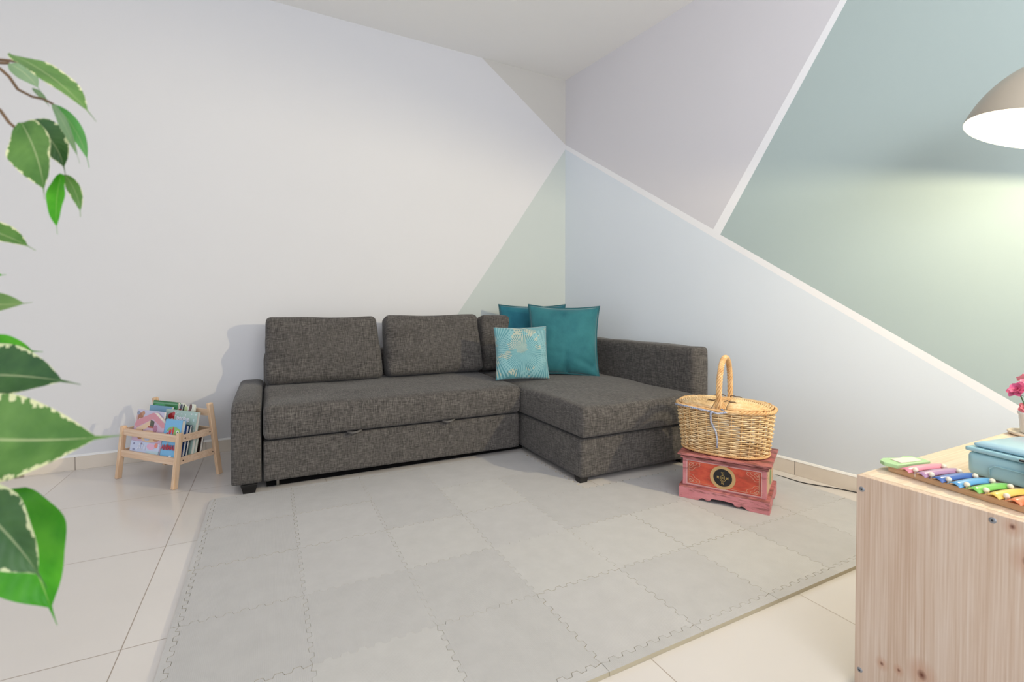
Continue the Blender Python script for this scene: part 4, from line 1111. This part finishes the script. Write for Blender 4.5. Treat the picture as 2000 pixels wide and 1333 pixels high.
ro, co_, t = book('pop_up_book', 0.188, 0.424, 0.113, 0.226, 0.015, 11, rgb(172, 196, 186), 'pale green pop-up children\'s book with white snow dots in the right of the rack', back=None)
rs2 = random.Random(5); sh = []
for i in range(46):
    sh.append(('e', rs2.uniform(0.008, 0.228), rs2.uniform(0.120, 0.216), rs2.uniform(0.0018, 0.0052), rs2.uniform(0.002, 0.0055), rs2.choice([(226, 236, 234), (206, 222, 222), (238, 226, 232)])))
sh2 = [('p', [(0.030, 0.206), (0.068, 0.216), (0.072, 0.178), (0.052, 0.166), (0.020, 0.190)], (168, 36, 34)), ('e', 0.062, 0.206, 0.010, 0.012, (196, 84, 88)), ('e', 0.058, 0.172, 0.014, 0.010, (210, 196, 192)), ('e', 0.056, 0.166, 0.010, 0.006, (70, 44, 44)),
       ('p', [(0.088, 0.160), (0.200, 0.142), (0.200, 0.134), (0.088, 0.154)], (140, 70, 60)),
       ('p', [(0.150, 0.146), (0.160, 0.150), (0.170, 0.144), (0.180, 0.150), (0.190, 0.144), (0.200, 0.150), (0.208, 0.146), (0.206, 0.118), (0.152, 0.120)], (166, 62, 46))]
art(co_, sh2, t, (172, 196, 186))
m = MB(); mats = []
for s_ in sh:
    mt = plain('print_%d_%d_%d' % s_[-1], rgb(*s_[-1]), 0.4)
    if mt not in mats: mats.append(mt)
    m.prism([(s_[1] + s_[3] * math.cos(2 * PI * q / 8), s_[2] + s_[4] * math.sin(2 * PI * q / 8)) for q in range(8)], 1, -t - 0.0004, -t + 0.0002, mats.index(mt))
m.build('snow_dots', mats, co_)
words(co_, 'pop-up', 0.034, (236, 236, 246), 0.142, 0.188, t, 0.096, 3, 0.001)

book('light_blue_book', 0.030, 0.205, 0.127, 0.234, 0.011, 11, rgb(122, 164, 190), 'muted light blue children\'s book just in front of the green book')
ro, co_, t = book('green_book', 0.030, 0.225, 0.143, 0.256, 0.013, 11, rgb(46, 122, 66), 'green children\'s book, the tallest at the left rear of the rack')
art(co_, [('e', 0.060, 0.228, 0.05, 0.016, (70, 156, 98)), ('e', 0.130, 0.224, 0.045, 0.015, (36, 106, 46)), ('e', 0.110, 0.214, 0.02, 0.008, (108, 160, 60)), ('p', [(0.002, 0.249), (0.193, 0.249), (0.193, 0.242), (0.002, 0.242)], (110, 160, 124))], t)
om = [(0, 0), (0.115, 0), (0.115, 0.235), (0.108, 0.254), (0.090, 0.256), (0.074, 0.246), (0.060, 0.242), (0.046, 0.242), (0.032, 0.252), (0.014, 0.256), (0.004, 0.244), (0, 0.235)]
ro, co_, t = book('penguin_book', 0.235, 0.350, 0.1415, 0.235, 0.010, 11, rgb(222, 224, 208), 'cream shaped children\'s book with two dark ears rising behind the pop-up book', outline=om)
art(co_, [('e', 0.016, 0.236, 0.009, 0.016, (74, 76, 92)), ('e', 0.010, 0.216, 0.010, 0.012, (150, 40, 44)), ('e', 0.086, 0.238, 0.010, 0.018, (104, 76, 74)), ('e', 0.080, 0.212, 0.010, 0.014, (140, 90, 100)), ('e', 0.052, 0.228, 0.014, 0.014, (186, 200, 148)), ('e', 0.050, 0.212, 0.004, 0.006, (20, 24, 20)), ('e', 0.036, 0.226, 0.006, 0.024, (40, 50, 34))], t)
book('white_green_book', 0.240, 0.422, 0.129, 0.105, 0.013, 11, rgb(186, 198, 176), 'short pale green and white book low behind the pop-up book')
book('dark_brown_book', 0.250, 0.422, 0.158, 0.110, 0.014, 11, rgb(58, 42, 38), 'dark brown short book low beside the cream shaped book')

# ------------------------------------------------------------------ potted fig with variegated leaves, close to the camera
def leaf_mat(name, a, b, cream, edge, trans=0.35):
    k = NB(name); uv = k.n('UVMap').outputs[0]; X = k.sep(uv); co = k.coord()
    u = k.math('ABSOLUTE', k.math('SUBTRACT', k.math('MULTIPLY', X[0], 2), 1))
    nz = k.noise(k.mapped(co, (1, 1, 1)), 170, 3, 0.6)
    f = k.math('ADD', u, k.math('MULTIPLY', k.math('SUBTRACT', nz, 0.5), 0.9))
    c = k.ramp(k.noise(co, 40, 3), [(0.35, a), (0.65, b)])
    mid = k.math('LESS_THAN', u, 0.035)
    c = k.mix(k.math('MULTIPLY', mid, 0.35), c, cream)
    if edge < 2: c = k.mix(k.math('GREATER_THAN', f, edge), c, cream)
    k.base(c); k.rough(0.42)
    tr = k.n('BsdfTranslucent'); k.L(c, tr.inputs[0])
    mx = k.n('MixShader'); mx.inputs[0].default_value = trans
    k.L(k.b.outputs[0], mx.inputs[1]); k.L(tr.outputs[0], mx.inputs[2]); k.L(mx.outputs[0], k.nt.nodes['Material Output'].inputs[0])
    veins = k.math('SINE', k.math('ADD', k.math('MULTIPLY', X[1], 70), k.math('MULTIPLY', u, -14)))
    k.bump(veins, 0.12, 0.0006)
    return k.m
CRM = rgb(226, 228, 176)
LM = {'g': leaf_mat('green_variegated_leaf', rgb(78, 122, 52), rgb(104, 146, 70), CRM, 0.93, 0.3),
      'd': leaf_mat('dark_variegated_leaf', rgb(44, 82, 40), rgb(66, 104, 52), rgb(206, 212, 164), 0.92, 0.2),
      'm': leaf_mat('mid_green_leaf', rgb(88, 160, 78), rgb(104, 176, 92), CRM, 3, 0.35),
      'b': leaf_mat('bright_green_leaf', rgb(58, 152, 14), rgb(92, 184, 34), rgb(196, 226, 130), 1.16, 0.4),
      'p': leaf_mat('grey_green_leaf_underside', rgb(112, 146, 104), rgb(134, 164, 122), CRM, 3, 0.35),
      'o': leaf_mat('olive_leaf', rgb(100, 136, 70), rgb(118, 150, 84), CRM, 1.08, 0.3)}
LK = list(LM)
class LeafMesh:
    def __init__(s): s.v = []; s.f = []; s.uv = []; s.mi = []
    def leaf(s, B, C, T, W, N, mk, fold):
        B, C, T, N = Vector(B), Vector(C), Vector(T), Vector(N).normalized()
        nl, nw = 22, 4; base_ = len(s.v); uvs = []
        for i in range(nl + 1):
            t = i / nl
            p = B * (1 - t) ** 2 + C * 2 * t * (1 - t) + T * t * t
            d = ((C - B) * 2 * (1 - t) + (T - C) * 2 * t).normalized()
            sd = d.cross(N).normalized(); up = sd.cross(d).normalized()
            # ovate blade with a drawn-out drip tip
            q = min(1.0, t / 0.86)
            wd = W / 2 * (math.sin(PI * q ** 0.80) ** 0.85 if t < 0.86 else 0) + W * 0.035 * (1 - t) + 0.0002
            if 0.55 < t: wd = max(wd, W / 2 * 0.15 * (1 - t) / 0.45)
            for j in range(-nw, nw + 1):
                a = j / nw
                wig = 0.04 * W * math.sin(t * 17 + a * 2) * abs(a) * (1 - t)
                s.v.append(tuple(p + sd * a * wd + up * (fold * wd * abs(a) + wig)))
                uvs.append(((a + 1) / 2, t))
        k = 2 * nw + 1
        for i in range(nl):
            for j in range(2 * nw):
                q = (i * k + j, i * k + j + 1, (i + 1) * k + j + 1, (i + 1) * k + j)
                s.f.append(tuple(base_ + x for x in q)); s.uv += [uvs[x] for x in q]; s.mi.append(LK.index(mk))
    def build(s, name, parent):
        me = bpy.data.meshes.new(name); me.from_pydata(s.v, [], s.f)
        for k in LK: me.materials.append(LM[k])
        me.polygons.foreach_set('material_index', s.mi); me.polygons.foreach_set('use_smooth', [True] * len(s.f))
        ul = me.uv_layers.new(name='UVMap'); ul.data.foreach_set('uv', [c for q in s.uv for c in q])
        o = bpy.data.objects.new(name, me); COL.objects.link(o); o.parent = parent
        return o
LEAVES=[
  ((-0.1766,0.5078,1.0823), (-0.1394,0.483,1.0625), (-0.1152,0.4645,1.0262), 0.0242, (0.25,-0.61,0.75), 'g', 0.15),
  ((-0.1877,0.5359,1.0854), (-0.1755,0.5352,1.0799), (-0.169,0.5373,1.0665), 0.0144, (-0.09,-0.81,0.59), 'p', 0.1),
  ((-0.1664,0.5134,1.0608), (-0.1595,0.5098,1.0546), (-0.1549,0.5073,1.0462), 0.0041, (0.27,-0.81,0.52), 'p', 0.1),
  ((-0.1487,0.4929,1.044), (-0.1342,0.4796,1.0206), (-0.1264,0.4696,0.9947), 0.0078, (-0.71,-0.7,0.12), 'p', 0.1),
  ((-0.1516,0.5057,1.0478), (-0.1316,0.4952,1.0273), (-0.1269,0.4923,0.9974), 0.0098, (0.09,-0.94,0.32), 'm', 0.1),
  ((-0.1631,0.483,1.0236), (-0.147,0.4688,0.9957), (-0.1441,0.4612,0.9644), 0.0329, (-0.54,-0.84,0.11), 'g', 0.25),
  ((-0.1664,0.5017,1.0301), (-0.1418,0.4861,1.0163), (-0.138,0.4809,0.9864), 0.022, (-0.14,-0.94,0.32), 'd', 0.2),
  ((-0.1388,0.4757,0.987), (-0.1435,0.4749,0.964), (-0.1399,0.4699,0.9408), 0.0153, (-0.58,-0.81,0.11), 'b', 0.15),
  ((-0.1406,0.4879,0.9893), (-0.1299,0.4822,0.9751), (-0.1299,0.4819,0.9565), 0.0079, (-0.0,-0.99,0.13), 'g', 0.1),
  ((-0.2065,0.5206,0.9502), (-0.1796,0.5012,0.9439), (-0.1564,0.4836,0.9292), 0.0172, (-0.31,-0.62,0.72), 'g', 0.2),
  ((-0.2088,0.5322,0.9072), (-0.1978,0.5267,0.9114), (-0.1863,0.5209,0.9125), 0.0098, (-0.38,-0.75,0.54), 'b', 0.1),
  ((-0.2048,0.5074,0.8907), (-0.1793,0.4888,0.8867), (-0.1544,0.4707,0.8902), 0.0182, (-0.38,-0.75,0.54), 'o', 0.2),
  ((-0.1994,0.4928,0.8494), (-0.1715,0.4731,0.8566), (-0.1437,0.4534,0.8549), 0.0258, (-0.41,-0.81,0.42), 'b', 0.2),
  ((-0.2039,0.4724,0.8375), (-0.1549,0.4365,0.8451), (-0.1093,0.402,0.8365), 0.0411, (-0.39,-0.76,0.52), 'd', 0.25),
  ((-0.1885,0.4304,0.8067), (-0.1337,0.397,0.8015), (-0.0806,0.3646,0.809), 0.0521, (-0.42,-0.83,0.37), 'g', 0.3),
  ((-0.1486,0.4096,0.7714), (-0.1311,0.3944,0.7324), (-0.1161,0.3805,0.694), 0.0568, (-0.36,-0.93,0.11), 'b', 0.25),
  ((-0.1599,0.3874,0.781), (-0.1308,0.3695,0.7598), (-0.1131,0.3572,0.7281), 0.0408, (-0.51,-0.8,0.3), 'd', 0.3),
]
STEMS=[
  [(-0.2695,0.6112,1.098), (-0.2146,0.5609,1.0931), (-0.1894,0.5255,1.0832), (-0.1762,0.5131,1.0794), (-0.1626,0.5005,1.0736)],
  [(-0.2695,0.6112,1.1025), (-0.1894,0.5254,1.0762), (-0.183,0.522,1.0697), (-0.1769,0.5187,1.0596), (-0.1671,0.5137,1.0539), (-0.1567,0.5027,1.0497), (-0.1479,0.4926,1.0436)],
  [(-0.2567,0.5819,1.0751), (-0.1847,0.5111,1.0392), (-0.176,0.5009,1.0274), (-0.1695,0.4919,1.0216), (-0.1631,0.4829,1.0144)],
  [(-0.2137,0.4764,0.781), (-0.1742,0.4339,0.7775), (-0.1514,0.4111,0.7791), (-0.1386,0.4046,0.781)],
]
PLX, PLY = -0.430, 0.610
plant = thing('potted_fig_tree', 'potted fig plant with cream edged green leaves reaching in from the left foreground', 'potted plant', (0, 0, 0))
lm_ = LeafMesh()
for (B, C, T, W, N, mk, fold) in LEAVES: lm_.leaf(B, C, T, W, N, mk, fold)
bark = plain('brown_twig', rgb(110, 84, 58), 0.7, var=0.2, vscale=60)
st = MB(); trunk = [(PLX, PLY, 0.20), (PLX + 0.01, PLY, 0.45), (PLX - 0.008, PLY + 0.01, 0.75), (PLX + 0.006, PLY, 1.05), (PLX, PLY - 0.01, 1.30)]
st.tube(trunk, [0.016, 0.014, 0.012, 0.009, 0.005], 10)
for i, s_ in enumerate(STEMS):
    z = s_[0][2] - 0.06
    st.tube([(PLX, PLY, z - 0.03), (PLX + 0.08, PLY, z + 0.04)] + s_, [0.0034, 0.0024] + [0.0013 - 0.0005 * q / len(s_) for q in range(len(s_))], 7)
for (B, C, T, W, N, mk, fold) in LEAVES:   # leaf stalks running back to the trunk
    B = Vector(B)
    if B.x < -0.178 or B.z < 0.9:
        st.tube([(PLX, PLY, B.z - 0.10), tuple(B.lerp(Vector((PLX, PLY, B.z)), 0.45) + Vector((0, 0, -0.004))), tuple(B)], [0.003, 0.0018, 0.001], 6)
rn = random.Random(11)
cam_f = Vector((0.452, 0.892, 0)); cam_r = Vector((0.892, -0.452, 0)); n_ = 0
while n_ < 110:       # the crown beyond the left edge of the view
    a = rn.uniform(0, 2 * PI); rad = rn.uniform(0.05, 0.30); z = rn.uniform(0.62, 1.42)
    B = Vector((PLX + rad * math.cos(a), PLY + rad * math.sin(a), z)); d = Vector((math.cos(a), math.sin(a), rn.uniform(-0.9, 0.1))).normalized()
    L = rn.uniform(0.05, 0.085); T = B + d * L + Vector((0, 0, -0.02)); ok = True
    for p in (B, T):
        f_ = p.dot(cam_f); r_ = p.dot(cam_r)
        if f_ > -0.05 and r_ > -1.16 * f_ - 0.045: ok = False
        if p.length < 0.9 and (p - Vector((0, 0, p.z))).length < 0.25: ok = False
    if not ok: continue
    n_ += 1
    lm_.leaf(B, (B + T) / 2 + Vector((0, 0, 0.012)), T, L * 0.45, (d.y * 0.3 + rn.uniform(-.3, .3), rn.uniform(-.3, .3), 1), rn.choice('ggdbmo'), 0.25)
    st.tube([(PLX, PLY, z - 0.05), tuple(B)], [0.002, 0.001], 5)
lm_.build('foliage', plant)
st.build('branches', bark, plant, smooth=True)
POTM = plain('white_planter', rgb(214, 210, 202), 0.45)
MB().lathe([(0.0, 0.0005), (0.095, 0.0005), (0.105, 0.01), (0.125, 0.22), (0.132, 0.235), (0.122, 0.238), (0.114, 0.20), (0.0, 0.20)], 40, (PLX, PLY, 0)).build('planter', POTM, plant, smooth=True)
MB().lathe([(0.0, 0.212), (0.06, 0.209), (0.113, 0.202)], 32, (PLX, PLY, 0)).build('soil', plain('dark_soil', rgb(70, 52, 40), 0.95, var=0.3, vscale=80), plant, smooth=True)
